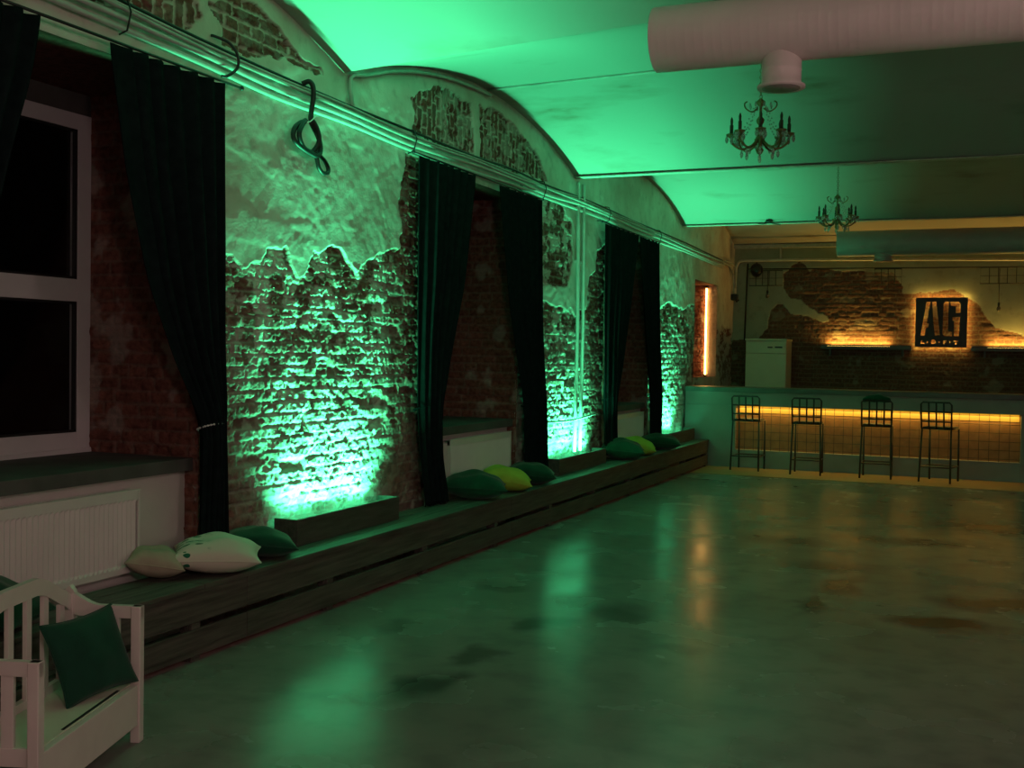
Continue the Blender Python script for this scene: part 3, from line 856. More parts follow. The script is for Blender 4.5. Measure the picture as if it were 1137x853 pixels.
# vertical pipes on the middle pier
for yy, lb in ((11.22, 'left one of two upright pale pipes on the middle pier'), (11.39, 'right one of two upright pale pipes on the middle pier')):
    m = MB(); m.tube([(W + .05, yy - .02, 3.44), (W + .052, yy, 3.0), (W + .052, yy + .03, 2.0), (W + .05, yy + .02, 1.0), (W + .05, yy, .56)], .02, 10)
    for zz in (2.6, 1.75, 1.1): m.bb(W, W + .05, yy - .01, yy + .03, zz - .012, zz + .012)
    tag(m.build('riser_pipe', M_GREYPIPE), lb, 'pipe', 'upright pipes on the middle pier')
m = MB(); m.tube([(W + .05, 10.27, .92), (W + .085, 10.5, .915), (W + .085, 10.96, .905), (W + .085, 11.5, .925), (W + .04, 12.0, .945)], .011, 8)
tag(m.build('cross_pipe', M_GREYPIPE), 'thin pale pipe crossing low over the middle pier', 'pipe')

# rope hank hanging from the pipes on the first pier
root = empty('rope_hank', (W + .10, 6.01, 3.28), 0, 'black cable hank knotted in loops, hanging from the pipes on the first pier', 'cable hank')
def rp(l): return [(0 + dx, y - 6.01, z - 3.28) for (y, z, dx) in l]
m = MB()
m.tube(spline(rp([(5.985, 3.285, -.05), (6.0, 3.30, -.01), (6.015, 3.27, .01), (6.02, 3.20, .01), (6.015, 3.12, .0), (6.01, 3.055, 0), (6.04, 3.02, 0), (6.095, 2.97, .0), (6.115, 2.91, .005), (6.10, 2.86, .01), (6.05, 2.84, .015), (6.0, 2.845, .015), (5.92, 2.86, .01), (5.845, 2.89, 0), (5.83, 2.93, -.01), (5.85, 2.98, -.01), (5.90, 3.02, -.005), (5.95, 3.04, 0)]), 8), .0165, 8)
m.tube(spline(rp([(5.95, 3.045, 0), (5.895, 3.005, .012), (5.855, 2.95, .018), (5.875, 2.90, .015), (5.935, 2.87, .0), (6.01, 2.862, -.012), (6.055, 2.87, -.01), (6.085, 2.93, .012), (6.07, 2.99, .016), (6.03, 3.045, .01), (6.01, 3.06, 0)]), 8), .0165, 8)
m.tube(spline(rp([(6.05, 2.865, .01), (6.07, 2.81, .012), (6.09, 2.77, .012), (6.14, 2.745, .01), (6.20, 2.755, .008), (6.215, 2.79, .0), (6.18, 2.83, -.005), (6.12, 2.855, -.005), (6.07, 2.87, 0)]), 8), .0145, 8)
m.build('cable_loops', M_CABLE, root)
m = MB(); m.tube(spline(rp([(5.94, 3.03, .015), (5.97, 3.04, .02), (6.0, 3.06, .02), (6.03, 3.08, .018), (6.10, 3.10, 0)]), 5), .004, 6)
o = m.build('tie', M_METALW, root); o['label'] = 'pale string tie'

# ------------------------------------------------------------------ pillows
def pillow_mesh(w, d, h, seed, nu=34):
    rnd = random.Random(seed)
    ph = [rnd.random() * 6 for _ in range(6)]
    u = np.linspace(-1, 1, nu)
    X, Y = np.meshgrid(u, u, indexing='ij')
    t = ((1 - np.abs(X) ** 2.1) * (1 - np.abs(Y) ** 2.1)) ** .55
    wr = (np.sin(X * 6 + ph[0] + 2 * Y) * .5 + np.sin(Y * 7 + ph[1] - 2 * X) * .5) * .04 * t
    ed = 1 - .10 * (1 - np.abs(Y) ** 2) * np.abs(X) ** 3
    ed2 = 1 - .10 * (1 - np.abs(X) ** 2) * np.abs(Y) ** 3
    PX = X * w / 2 * ed; PY = Y * d / 2 * ed2
    top = np.stack([PX, PY, t * h / 2 * (1 + wr * 4) + .003], -1).reshape(-1, 3)
    bot = np.stack([PX, PY, -t * h / 2 * .92 - .003], -1).reshape(-1, 3)
    i = np.arange(nu - 1)[:, None] * nu + np.arange(nu - 1)[None, :]
    F1 = np.stack([i, i + nu, i + nu + 1, i + 1], -1).reshape(-1, 4)
    n = nu * nu
    F2 = F1[:, ::-1] + n
    loop = [k * nu for k in range(nu)] + [(nu - 1) * nu + k for k in range(1, nu)] + [k * nu + nu - 1 for k in range(nu - 2, -1, -1)] + [k for k in range(nu - 2, 0, -1)]
    F3 = np.array([(loop[k], loop[k] + n, loop[(k + 1) % len(loop)] + n, loop[(k + 1) % len(loop)]) for k in range(len(loop))])
    return np.concatenate([top, bot]), np.concatenate([F1, F2, F3])
def pillow(loc, rot, size, material, label, group, seed=0, tagbit=False):
    root = empty('pillow', (0, 0, 0), 0, label, 'pillow', group)
    V, F = pillow_mesh(*size, seed)
    o = big_mesh('cover', V, F, material, root)
    root.rotation_euler = rot
    zmin = 0
    Rm = root.rotation_euler.to_matrix()
    lo = min((Rm @ Vector(p)).z for p in V[::3])
    root.location = (loc[0], loc[1], loc[2] - lo)
    # piped seam
    w, d = size[0], size[1]
    u = np.linspace(-1, 1, 24)[:-1]
    pts = [(x, -1) for x in u] + [(1, y) for y in u] + [(-x, 1) for x in u] + [(-1, -y) for y in u]
    q = []
    for (X, Y) in pts:
        q.append((X * w / 2 * (1 - .10 * (1 - Y * Y) * abs(X) ** 3), Y * d / 2 * (1 - .10 * (1 - X * X) * abs(Y) ** 3), 0))
    m = MB(); m.tube(q, .0035, 6, closed=True); m.build('seam', material, o)
    return root
ZB = .393
def leaf_mat():
    m, nt, b = new_mat('cream cloth with green leaf print')
    N = nt.nodes; L = nt.links
    b.inputs['Roughness'].default_value = .85; b.inputs['Specular IOR Level'].default_value = .2
    tc = N.new('ShaderNodeTexCoord')
    mp = N.new('ShaderNodeMapping'); mp.inputs['Scale'].default_value = (11, 30, 0); mp.inputs['Rotation'].default_value = (0, 0, .5)
    L.new(tc.outputs['Object'], mp.inputs['Vector'])
    v = N.new('ShaderNodeTexVoronoi'); v.inputs['Scale'].default_value = 1.3; L.new(mp.outputs[0], v.inputs['Vector'])
    n = N.new('ShaderNodeTexNoise'); n.inputs['Scale'].default_value = 4; L.new(tc.outputs['Object'], n.inputs['Vector'])
    sx = N.new('ShaderNodeSeparateXYZ'); L.new(tc.outputs['Object'], sx.inputs[0])
    a = N.new('ShaderNodeMath'); a.operation = 'LESS_THAN'; a.inputs[1].default_value = .33; L.new(v.outputs['Distance'], a.inputs[0])
    g = N.new('ShaderNodeMapRange'); g.inputs[1].default_value = -.02; g.inputs[2].default_value = -.10; L.new(sx.outputs['X'], g.inputs[0])
    mu = N.new('ShaderNodeMath'); mu.operation = 'MULTIPLY'; L.new(a.outputs[0], mu.inputs[0]); L.new(g.outputs[0], mu.inputs[1])
    x = N.new('ShaderNodeMix'); x.data_type = 'RGBA'; L.new(mu.outputs[0], x.inputs[0])
    x.inputs[6].default_value = (.68, .62, .52, 1); x.inputs[7].default_value = (.02, .16, .08, 1)
    L.new(x.outputs[2], b.inputs['Base Color'])
    return m
M_LEAF = leaf_mat()
G1, G2, G3 = 'pillows by the first pier', 'pillows before the middle radiator', 'pillows before the farthest radiator'
pillow((-3.79, 4.90, ZB), (R(2), R(2), R(36)), (.47, .40, .20), M_LEAF, 'cream pillow with green leaf print lying on the bench', G1, 1)
pillow((-3.975, 4.63, ZB), (R(0), R(10), R(40)), (.30, .26, .16), M_BEIGEP, 'beige pillow half hidden behind the cream leaf print pillow', G1, 2)
pillow((-3.85, 5.37, ZB), (R(-2), R(7), R(40)), (.42, .34, .17), M_GREENP, 'dark green pillow beside the box at the first pier', G1, 3)
pillow((-3.84, 8.33, ZB), (R(2), R(3), R(26)), (.54, .36, .23), M_GREENP, 'large dark green pillow left of the lime pillow before the middle radiator', G2, 4)
pillow((-3.83, 8.97, ZB), (R(3), R(9), R(24)), (.46, .34, .21), M_LIMEP, 'lime yellow pillow between two green ones before the middle radiator', G2, 5)
pillow((-3.83, 9.55, ZB), (R(2), R(4), R(24)), (.46, .34, .20), M_GREENP, 'smaller dark green pillow right of the lime pillow at the middle window', G2, 6)
pillow((-3.82, 12.37, ZB), (R(2), R(4), R(18)), (.52, .36, .24), M_GREENP, 'dark green pillow left of the dull yellow one at the farthest window', G3, 7)
pillow((-3.84, 13.05, ZB), (R(3), R(9), R(18)), (.46, .34, .21), M_LIMEP, 'dull yellow pillow between two dark ones at the farthest window', G3, 8)
pillow((-3.82, 13.98, ZB), (R(2), R(3), R(16)), (.56, .36, .20), M_GREENP, 'flat dark green pillow before the box of the last lit pier', G3, 9)
pillow((-3.86, 3.50, ZB), (R(0), R(20), R(20)), (.36, .42, .18), M_GREENP, 'dark green pillow on the bench behind the white settee', 'pillows at the white settee', 10)

# ------------------------------------------------------------------ white child settee
SA = R(18.6)
SL, SD = .86, .32
sett = empty('child_settee', (-3.11, 3.56, 0), SA, 'small white wooden settee with slatted arms and curved back', 'settee')
# local frame: +y along the length to the far end (0 = far end, -SL near end), -x towards the back
def part(mb, name, material=M_SETTEE): return mb.build(name, material, sett)
for (x, y, zt) in ((-.02, -.02, .555), (-.02, -SL + .02, .555), (-SD + .02, -.02, .60), (-SD + .02, -SL + .02, .60)):
    m = MB(); m.bb(x - .02, x + .02, y - .022, y + .022, 0, zt, .004); part(m, 'leg')
m = MB(); m.bb(-.034, -.006, -SL + .045, -.045, .075, .24, .003); part(m, 'front_apron')
m = MB(); m.bb(-SD + .03, -.036, -SL + .02, -.02, .222, .242, .003); part(m, 'seat', M_SEAT)
m = MB(); m.bb(-.0052, -.002, -.56, -.16, .2405, .2435); 
m = MB(); m.bb(-.052, -.040, -.60, -.14, .2425, .2445); part(m, 'drawer_slot', M_DKPLASTIC)
m = MB(); m.bb(-SD + .005, -SD + .03, -SL + .045, -.045, .09, .24, .003); part(m, 'rear_apron')
for y in (-.02, -SL + .02):
    m = MB()
    pts = []
    for k in range(17):
        t = k / 16
        xx = -.0 - t * SD
        zz = .555 + .0 * t + (.055 * smooth(.55, 1.0, t))
        pts.append((xx, zz))
    poly = pts + [(-SD, .525), (-SD + .06, .51), (-.06, .505), (0, .505)]
    m.prism([(p[0], p[1]) for p in poly], (0, y + .014, 0), (1, 0, 0), (0, 0, 1), .028)
    part(m, 'arm_rail')
    for x in (-.115, -.205):
        m = MB(); m.bb(x - .022, x + .022, y - .009, y + .009, .24, .512, .002); part(m, 'arm_slat')
    m = MB(); m.bb(-SD + .04, -.04, y - .011, y + .011, .20, .262, .002); part(m, 'arm_lower_rail')
def backtop(t):    # t 0..1 along the length, camel back
    s = abs(t - .5) * 2
    return .61 - .012 * math.sin(min(1, (1 - s) / .2) * PI) * (s > .8) + .105 * float(smooth(.95, .25, s))
n = 40
up = [(-SL * k / n, backtop(k / n)) for k in range(n + 1)]
dn = [(-SL * k / n, backtop(k / n) - .065 + .0 * k) for k in range(n, -1, -1)]
m = MB(); m.prism(up + dn, (-SD + .006, 0, 0), (0, 1, 0), (0, 0, 1), .026); part(m, 'back_rail')
for k in range(6):
    y = -.105 - k * .13
    t = -y / SL
    m = MB(); m.bb(-SD + .009, -SD + .027, y - .019, y + .019, .235, backtop(t) - .05, .002); part(m, 'back_slat')
m = MB(); m.bb(-SD + .005, -SD + .03, -SL + .045, -.045, .22, .275, .002); part(m, 'back_lower_rail')
for y in (-.02, -SL + .02):
    m = MB(); m.prism([(-.024, 0), (.022, 0), (.016, .012), (.0, .03), (-.016, .014)], (-SD + .02, y + .014, .602), (1, 0, 0), (0, 0, 1), .028); part(m, 'finial')
# its pillow, leaning on the far arm
p = pillow((0, 0, 0), (0, 0, 0), (.35, .33, .11), M_GREENP, 'square dark green pillow leaning in the white settee', 'pillows at the white settee', 11)
PILLOW_SETTEE = p

# ------------------------------------------------------------------ ducts
def duct(x0, x1, y, z, r, xs, rs, drop, name, label, md=None):
    md = md or M_DUCT
    root = empty(name, (x0, y, z), 0, label, 'duct', 'round ventilation ducts')
    m = MB(); prof = []
    n = int((x1 - x0) / .045)
    for i in range(n + 1):
        a = i / n * (x1 - x0)
        prof.append((r, a)); 
        if i < n: prof.append((r + .0005, a + .004)); prof.append((r, a + .008))
    m.lathe([(r - .012, 0.02), (r - .004, 0.0)] + prof + [(0, x1 - x0)], 40, (0, 0, 0), Matrix.Rotation(R(90), 3, 'Y'))
    m.build('pipe', md, root)
    m = MB(); m.lathe([(0, .03), (r - .012, .03), (r - .012, .035), (0, .035)], 32, (0, 0, 0), Matrix.Rotation(R(90), 3, 'Y')); m.build('end_cap', md, root)
    m = MB(); m.lathe([(rs, drop + .02), (rs, -.0 + (-r) * 0 ), (rs, .5 * drop), (rs + .003, .5 * drop - .004), (rs, .5 * drop - .008), (rs, drop), (rs, drop)][0:0] + [(rs + .02, -drop), (rs + .02, -drop + .012), (rs, -drop + .022), (rs, -drop * .72), (rs + .002, -drop * .72 + .004), (rs, -drop * .72 + .008), (rs, -r * .5)], 32, (xs - x0, 0, 0)); m.build('spigot', md, root)
    m = MB(); m.lathe([(rs - .004, -drop - .001), (rs - .004, -drop + .006), (0, -drop + .006)], 32, (xs - x0, 0, 0)); m.build('diffuser', M_DUCTDARK, root)
    for xx in (2.6, 5.0):
        m = MB()
        m.tube([(xx, (r + .003) * math.sin(a), (r + .003) * math.cos(a)) for a in np.linspace(0, 2 * PI, 33)[:-1]], .004, 6, closed=True)
        m.tube([(xx, 0, r), (xx, 0, float(vault_z(x0 + xx, y)) - z)], .004, 6)
        m.build('hanger', M_BLACK, root)
    return root
duct(-1.56, 4.6, 5.5, 3.20, .16, -.93, .095, .29, 'ventilation_duct', 'big white round duct overhead, nearer one, with a short spout')
duct(-2.02, 4.6, 17.2, 3.315, .19, -1.37, .125, .27, 'ventilation_duct', 'grey round duct over the bar, farther one, under the yellow ledge', mat('grey duct sheet', (.36, .36, .35), .5, var=.06))

# ------------------------------------------------------------------ chandeliers
def chandelier(loc, ztop, label):
    root = empty('chandelier', loc, 0, label, 'chandelier', 'crystal chandeliers')
    H = ztop - loc[2]
    m = MB()
    m.lathe([(0, -.05), (.018, -.04), (.03, -.015), (.012, .01), (.016, .05), (.034, .075), (.014, .10), (.010, .16), (.026, .185), (.03, .205), (.012, .23), (.010, .30), (.03, .32), (.036, .335), (.008, .36), (0, .37)], 14)
    m.build('stem', M_BRONZE, root)
    m = MB(); zz = .37
    k = 0
    while zz < H - .02:
        a = (k % 2) * PI / 2
        m.tube([(math.cos(a) * .012 * math.cos(t), math.sin(a) * .012 * math.cos(t), zz + .014 * math.sin(t)) for t in np.linspace(0, 2 * PI, 11)[:-1]], .0025, 5, closed=True)
        zz += .024; k += 1
    m.build('chain', M_BRONZE, root)
    m = MB(); m.lathe([(.05, H), (.048, H - .012), (.02, H - .03), (0, H - .032)], 14); m.build('ceiling_rose', M_BRONZE, root)
    def drop(r, l):
        q = MB(); q.lathe([(0, 0), (r * .35, -l * .12), (r, -l * .55), (r * .7, -l * .8), (0, -l)], 6); q.sm = [False] * len(q.f); return q
    d1 = drop(.013, .062); d2 = drop(.009, .045)
    e1 = d1.build('crystal_drop', M_CRYSTAL, root); e1.location = (0, 0, -.05)
    e2 = d2.build('crystal_drop', M_CRYSTAL, root); e2.location = (.05, 0, .30)
    for i in range(8):
        a = 2 * PI * i / 8 + .2
        ca, sa = math.cos(a), math.sin(a)
        pr = [(.02, .06), (.07, .01), (.13, -.005), (.18, .02), (.205, .055), (.205, .085)]
        m = MB(); m.tube(spline([(r * ca, r * sa, z) for (r, z) in pr], 5), .0085, 6)
        m.lathe([(0, .07), (.012, .075), (.036, .094), (.042, .104), (.014, .098), (.013, .112), (0, .112)], 10, (.205 * ca, .205 * sa, 0))
        arm = m.build('arm', M_BRONZE, root)
        m = MB(); m.lathe([(.013, .11), (.0135, .17), (.008, .175), (.010, .19), (.011, .205), (.005, .225), (0, .232)], 8, (.205 * ca, .205 * sa, 0)); m.build('candle', M_CANDLE, arm)
        # drops under the cup and bead swags
        for (rr, da, zz, e) in ((.205, .12, .085, e1), (.205, -.12, .085, e2), (.238, 0, .098, e1), (.13, 0, -.01, e1), (.172, .0, .098, e2), (.205, .165, .098, e1), (.205, -.165, .098, e2), (.24, .09, .098, e2), (.24, -.09, .098, e2), (.10, .0, .015, e2), (.08, .3, .33, e2)):
            c = e.copy(); COL.objects.link(c); c.parent = root
            c.location = (rr * math.cos(a + da), rr * math.sin(a + da), zz)
        m = MB()
        for t in np.linspace(.06, .94, 11):
            r_ = .04 + t * .17; z_ = .315 - .22 * t - .07 * math.sin(t * PI)
            m.lathe([(0, -.008), (.0075, 0), (0, .008)], 6, (r_ * ca, r_ * sa, z_))
        m.build('bead_swag', M_CRYSTAL, root)
        pr = [(.02, .20), (.06, .175), (.105, .20), (.115, .235), (.095, .25)]
        if i % 2 == 0:
            m = MB(); m.tube(spline([(r * ca, r * sa, z + .09) for (r, z) in pr], 4), .0055, 6); m.build('upper_scroll', M_BRONZE, root)
    return root
zc1 = float(vault_z(-1.53, 8.2)); zc2 = float(vault_z(-1.60, 13.5))
chandelier((-1.53, 8.2, 3.13), zc1, 'crystal chandelier hanging just behind the big white duct, nearer one')
chandelier((-1.60, 13.5, 3.165), zc2, 'crystal chandelier hanging before the yellow ledge, farther one')
# ceiling hook bracket on the last beam
m = MB(); m.lathe([(.05, 0), (.045, -.02), (.012, -.028), (0, -.028)], 14, (-2.78, 15.72, 3.515)); m.tube(spline([(-2.78, 15.72, 3.49), (-2.86, 15.7, 3.47), (-2.93, 15.7, 3.478)], 5), .007, 6); m.tube(spline([(-2.78, 15.72, 3.49), (-2.70, 15.7, 3.47), (-2.62, 15.7, 3.455)], 5), .007, 6)
tag(m.build('ceiling_hook', M_BLACK), 'small dark two armed hook under the last ceiling beam', 'hook')

# ------------------------------------------------------------------ bar
BF = 16.12
bar = empty('bar_counter', (0, BF, 0), 0, 'long grey bar counter with a lit wire mesh front', 'bar counter')
def barbox(name, x0, x1, y0, y1, z0, z1, material, bev=.003):
    m = MB(); m.bb(x0, x1, y0 - BF, y1 - BF, z0, z1, bev); return m.build(name, material, bar)
RX0, RX1 = -3.27, .505
BX_END = 1.6
barbox('countertop', W + .03, BX_END, BF - .03, BF + .62, 1.095, 1.165, M_SLAB)
barbox('upper_lip', W + .03, BX_END, BF, BF + .10, .90, 1.094, M_BAR)
barbox('plinth', RX0 + .001, RX1 - .001, BF, BF + .10, 0, .262, M_BAR)
barbox('side_panel', W + .03, RX0, BF, BF + .10, 0, .899, M_BAR)
barbox('side_panel', RX1, BX_END, BF, BF + .10, 0, .899, M_BAR)
barbox('back_panel', RX0 - .05, RX1 + .05, BF + .101, BF + .13, .10, .95, M_BARPANEL)
barbox('rear_cabinet', W + .03, BX_END, BF + .131, BF + .60, 0, 1.094, M_BAR)
barbox('led_strip', RX0 + .02, RX1 - .02, BF + .0965, BF + .1005, .80, .899, M_LED_BAND, 0)
m = MB()
nvw = 30
for k in range(nvw + 1):
    xx = RX0 + .01 + (RX1 - RX0 - .02) * k / nvw
    m.tube([(xx, .012, .262), (xx, .012, .90)], .0034, 5)
for k in range(6):
    zz = .30 + k * .115
    m.tube([(RX0, .018, zz), (RX1, .018, zz)], .0034, 5)
m.build('wire_mesh', M_BLACK, bar)

# bar stools
def make_stool():
    root = empty('bar_stool')
    # local: +y towards the bar, origin on the floor at the middle
    m = MB(); m.box((0, .01, .715), (.36, .36, .022), None, .008); m.build('seat', M_STOOLPAD, root)
    m = MB(); q = [(-.19, -.18, .70), (.19, -.18, .70), (.19, .19, .70), (-.19, .19, .70)]
    m.tube(q, .009, 6, closed=True); m.build('seat_frame', M_BLACK, root)
    for sx in (-1, 1):
        m = MB(); m.tube([(sx * .185, -.175, .70), (sx * .20, -.22, 0)], .013, 8); m.build('leg', M_BLACK, root)
        m = MB(); m.tube([(sx * .185, .185, .70), (sx * .185, .20, 0)], .013, 8); m.build('leg', M_BLACK, root)
    m = MB()
    q = [(-.193, -.195, .20), (.193, -.195, .20), (.187, .197, .20), (-.187, .197, .20)]
    m.tube(q, .009, 6, closed=True); m.build('footrest', M_BLACK, root)
    m = MB()
    yb = lambda z: -.18 - (z - .70) * .12
    fr = [(-.19, yb(.70), .70), (-.195, yb(1.02), 1.02), (-.17, yb(1.05), 1.05), (.17, yb(1.05), 1.05), (.195, yb(1.02), 1.02), (.19, yb(.70), .70)]
    m.tube(fr, .012, 6)
    for xx in (-.095, 0, .095): m.tube([(xx, yb(.70), .70), (xx, yb(1.05), 1.05)], .0115, 6)
    for zz in (.80, .925): m.tube([(-.19, yb(zz), zz), (.19, yb(zz), zz)], .0105, 6)
    m.build('backrest', M_BLACK, root)
    return root
proto = make_stool()
SG = 'black wire bar stools before the bar'
stools = [(-3.03, 15.88, R(-3), 'black wire bar stool nearest the long bench'), (-2.19, 15.74, R(2), 'second black wire bar stool from the bench'),
          (-1.275, 15.76, R(1), 'third black wire bar stool from the bench, with dark cloth over its back'), (-.475, 15.68, R(-14), 'black wire bar stool farthest from the bench, turned slightly')]
for i, (x, y, a, lb) in enumerate(stools):
    o = proto if i == 0 else copy_tree(proto)
    o.location = (x, y, .006); o.rotation_euler = (0, 0, a)
    tag(o, lb, 'bar stool', SG)
# dark cloth folded over the back of the third stool
cl = []
yc = 15.76 - .18 - (1.055 - .70) * .12
nu, nv = 26, 34
V = np.zeros((nu, nv, 3))
for i_ in range(nu):
    t = i_ / (nu - 1); xx = -.175 + .35 * t
    bulge = .055 * math.sin(PI * t) ** .7
    for j_ in range(nv):
        a = -1 + 2 * j_ / (nv - 1)
        if abs(a) < .6: ang = a / .6 * PI / 2; py = (.04 + .02 * math.sin(PI * t)) * math.sin(ang); pz = 1.083 + bulge * math.cos(ang)
        else: py = (.04 + .02 * math.sin(PI * t)) * (1 if a > 0 else -1); pz = 1.083 - (abs(a) - .6) / .4 * (.015 if a < 0 else .05)
        V[i_, j_] = (-1.275 + xx, yc + py + .004 * math.sin(xx * 60 + a * 3), pz + .003 * math.sin(xx * 45))
o = grid_obj('folded_cloth', V.reshape(-1, 3), nu, nv, M_GREENP)
md = o.modifiers.new('thickness', 'SOLIDIFY'); md.thickness = .012
tag(o, 'dark cloth folded over the back of the third bar stool', 'cloth')

# ------------------------------------------------------------------ behind the bar
bc = empty('back_counter', (-1.0, 19.1, 0), 0, 'dark back counter along the far wall behind the bar', 'counter')
m = MB(); m.bb(-3.0 + .02, 3.2, -.30, .32, 0, .96, .003); m.build('cabinet', M_SLAB, bc)
m = MB(); m.bb(-3.0, 3.2, -.34, .33, .961, 1.0, .003); m.build('worktop', M_SLAB, bc)
dw = empty('dishwasher', (-3.30, 18.92, 1.001), 0, 'white dishwasher standing on the back counter left of the lit shelf', 'dishwasher')
m = MB(); m.bb(-.335, .335, -.29, .25, 0, .885, .008); m.build('body', M_WHITEAPP, dw)
m = MB(); m.bb(-.33, .33, -.312, -.291, .02, .665, .006); m.build('door', M_WHITEAPP, dw)
m = MB(); m.bb(-.33, .33, -.312, -.291, .675, .855, .006); cp_ = m.build('control_panel', M_WHITEAPP, dw)
m = MB(); m.bb(-.345, .345, -.318, .25, .886, .915, .006); m.build('top_board', M_WHITEAPP, dw)
m = MB(); m.bb(.03, .11, -.318, -.311, .765, .785, .002); m.build('handle_recess', M_DKPLASTIC, cp_)
m = MB(); m.bb(.15, .27, -.318, -.311, .765, .79, .002); m.build('display', M_DKPLASTIC, cp_)

# sign
sg = empty('wall_sign', (-.62, YF - .11, 2.225), 0, 'square black sign with cut out letters AG and LOFT, lit from behind', 'sign')
S = .395
def sgx(px): return (px - 380) / 470 * .77      # helper in sign drawing units
def sgz(py): return (400 - py) / 452 * .80
def pol(pts): return [(sgx(a), sgz(b)) for a, b in pts]
holes = [
    pol([(245, 208), (278, 208), (252, 420), (245, 525), (190, 525)][0:0] + [(240, 210), (276, 210), (246, 412), (268, 412), (262, 448), (240, 450), (228, 524), (190, 524)]),
    pol([(292, 210), (330, 210), (372, 524), (325, 524), (308, 400)]),
    pol([(398, 232), (415, 210), (448, 210), (446, 250), (444, 480), (482, 488), (482, 526), (410, 526), (394, 505)]),
    pol([(462, 210), (535, 210), (556, 232), (554, 314), (512, 314), (512, 252), (462, 248)]),
    pol([(484, 352), (552, 350), (548, 526), (500, 526), (500, 388), (484, 386)]),
    pol([(195, 566), (208, 566), (208, 588), (228, 588), (228, 600), (195, 600)]),
    pol([(248, 568), (266, 582), (250, 596), (254, 582)]),
    [(sgx(312) + .038 * math.cos(t), sgz(580) + .038 * math.sin(t)) for t in np.linspace(0, 2 * PI, 21)[:-1]],
    pol([(358, 570), (376, 582), (358, 595), (363, 582)]),
    pol([(404, 566), (434, 566), (434, 577), (416, 577), (416, 580), (428, 580), (428, 589), (416, 589), (416, 600), (404, 600)]),
    pol([(456, 568), (474, 582), (458, 596), (463, 582)]),
    pol([(500, 566), (540, 566), (540, 578), (527, 578), (527, 604), (513, 604), (513, 578), (500, 578)]),
]
cu = bpy.data.curves.new('sign_curve', 'CURVE'); cu.dimensions = '2D'; cu.fill_mode = 'BOTH'; cu.extrude = .006
def addsp(pts):
    s = cu.splines.new('POLY'); s.points.add(len(pts) - 1)
    for p, q in zip(s.points, pts): p.co = (q[0], q[1], 0, 1)
    s.use_cyclic_u = True
addsp([(-S, -.405), (S, -.405), (S, .405), (-S, .405)])
for hpoly in holes: addsp(hpoly)
tmp = bpy.data.objects.new('tmp_sign', cu); COL.objects.link(tmp)
dg = bpy.context.evaluated_depsgraph_get()
me = bpy.data.meshes.new_from_object(tmp.evaluated_get(dg))
bpy.data.objects.remove(tmp); bpy.data.curves.remove(cu)
me.materials.clear(); me.materials.append(M_BLACK); me.name = 'face'
fo = bpy.data.objects.new('face', me); COL.objects.link(fo); fo.parent = sg; fo.rotation_euler = (R(90), 0, 0)
m = MB()
for (x0, x1, z0, z1) in ((-S + .02, S - .02, .375, .387), (-S + .02, S - .02, -.392, -.380), (-S + .012, -S + .024, -.37, .37), (S - .024, S - .012, -.37, .37)):
    m.bb(x0, x1, .016, .024, z0, z1)
m.build('led_strip', M_LED_WARM, sg)
for sx in (-.3, .3):
    for sz in (-.3, .3):
        m = MB(); m.tube([(sx, .006, sz), (sx, .10, sz)], .008, 8); m.build('standoff', M_BLACK, sg)

# lit wall shelves
def shelf(x0, x1, l0, l1, label):
    root = empty('wall_shelf', ((x0 + x1) / 2, YF - .10, 1.80), 0, label, 'shelf', 'dark shelves beside the sign')
    w = (x1 - x0) / 2; c = (x0 + x1) / 2
    m = MB(); m.bb(-w, w, -.10, .085, -.035, .02, .004); m.build('board', M_SLAB, root)
    m = MB(); m.bb(-w, w, -.10, -.085, .021, .045, .003); m.build('front_edge', M_SLAB, root)
    m = MB(); m.bb(l0 - c, l1 - c, .02, .032, .021, .030); m.build('led_strip', M_LED_WARM, root)
    for s in (-1, 1):
        m = MB(); m.bb(s * w * .8 - .015, s * w * .8 + .015, -.06, .085, -.14, -.036, .003); m.build('bracket', M_SLAB, root)
    return root
shelf(-2.50, -1.06, -2.42, -1.40, 'dark shelf with a warm light strip left of the sign')
shelf(-.16, 1.9, .08, 1.8, 'dark shelf with a warm light strip right of the sign')

# wire racks, pendants, pipes, speaker on the far wall
m = MB(); m.tube([(-3.74, 19.25, 3.125), (1.9, 19.25, 3.09)], .010, 8)
for xx in (-3.0, -.6, 1.2): m.tube([(xx, 19.25, 3.11), (xx, 19.48, 3.11)], .007, 6)
tag(m.build('rack_rail', M_BLACK), 'long thin black rail along the top of the far wall', 'rail')
def rack(x0, x1, n, label):
    root = empty('wire_rack', ((x0 + x1) / 2, 19.25, 3.105), 0, label, 'wire rack', 'black wire racks on the rail')
    w = (x1 - x0) / 2
    m = MB(); m.tube([(-w, 0, -.01), (w, 0, -.01), (w, 0, -.265), (-w, 0, -.265)], .008, 6, closed=True); m.build('frame', M_BLACK, root)
    m = MB()
    for k in range(1, n): xx = -w + 2 * w * k / n; m.tube([(xx, 0, -.01), (xx, 0, -.265)], .006, 5)
    m.tube([(-w, 0, -.14), (w, 0, -.14)], .004, 5)
    m.build('wires', M_BLACK, root)
rack(-3.72, -3.16, 5, 'black wire rack on the rail above the dishwasher')
rack(-1.66, -1.24, 4, 'small black wire rack on the rail left of the sign')
rack(-.05, 1.0, 8, 'long black wire rack on the rail right of the sign')
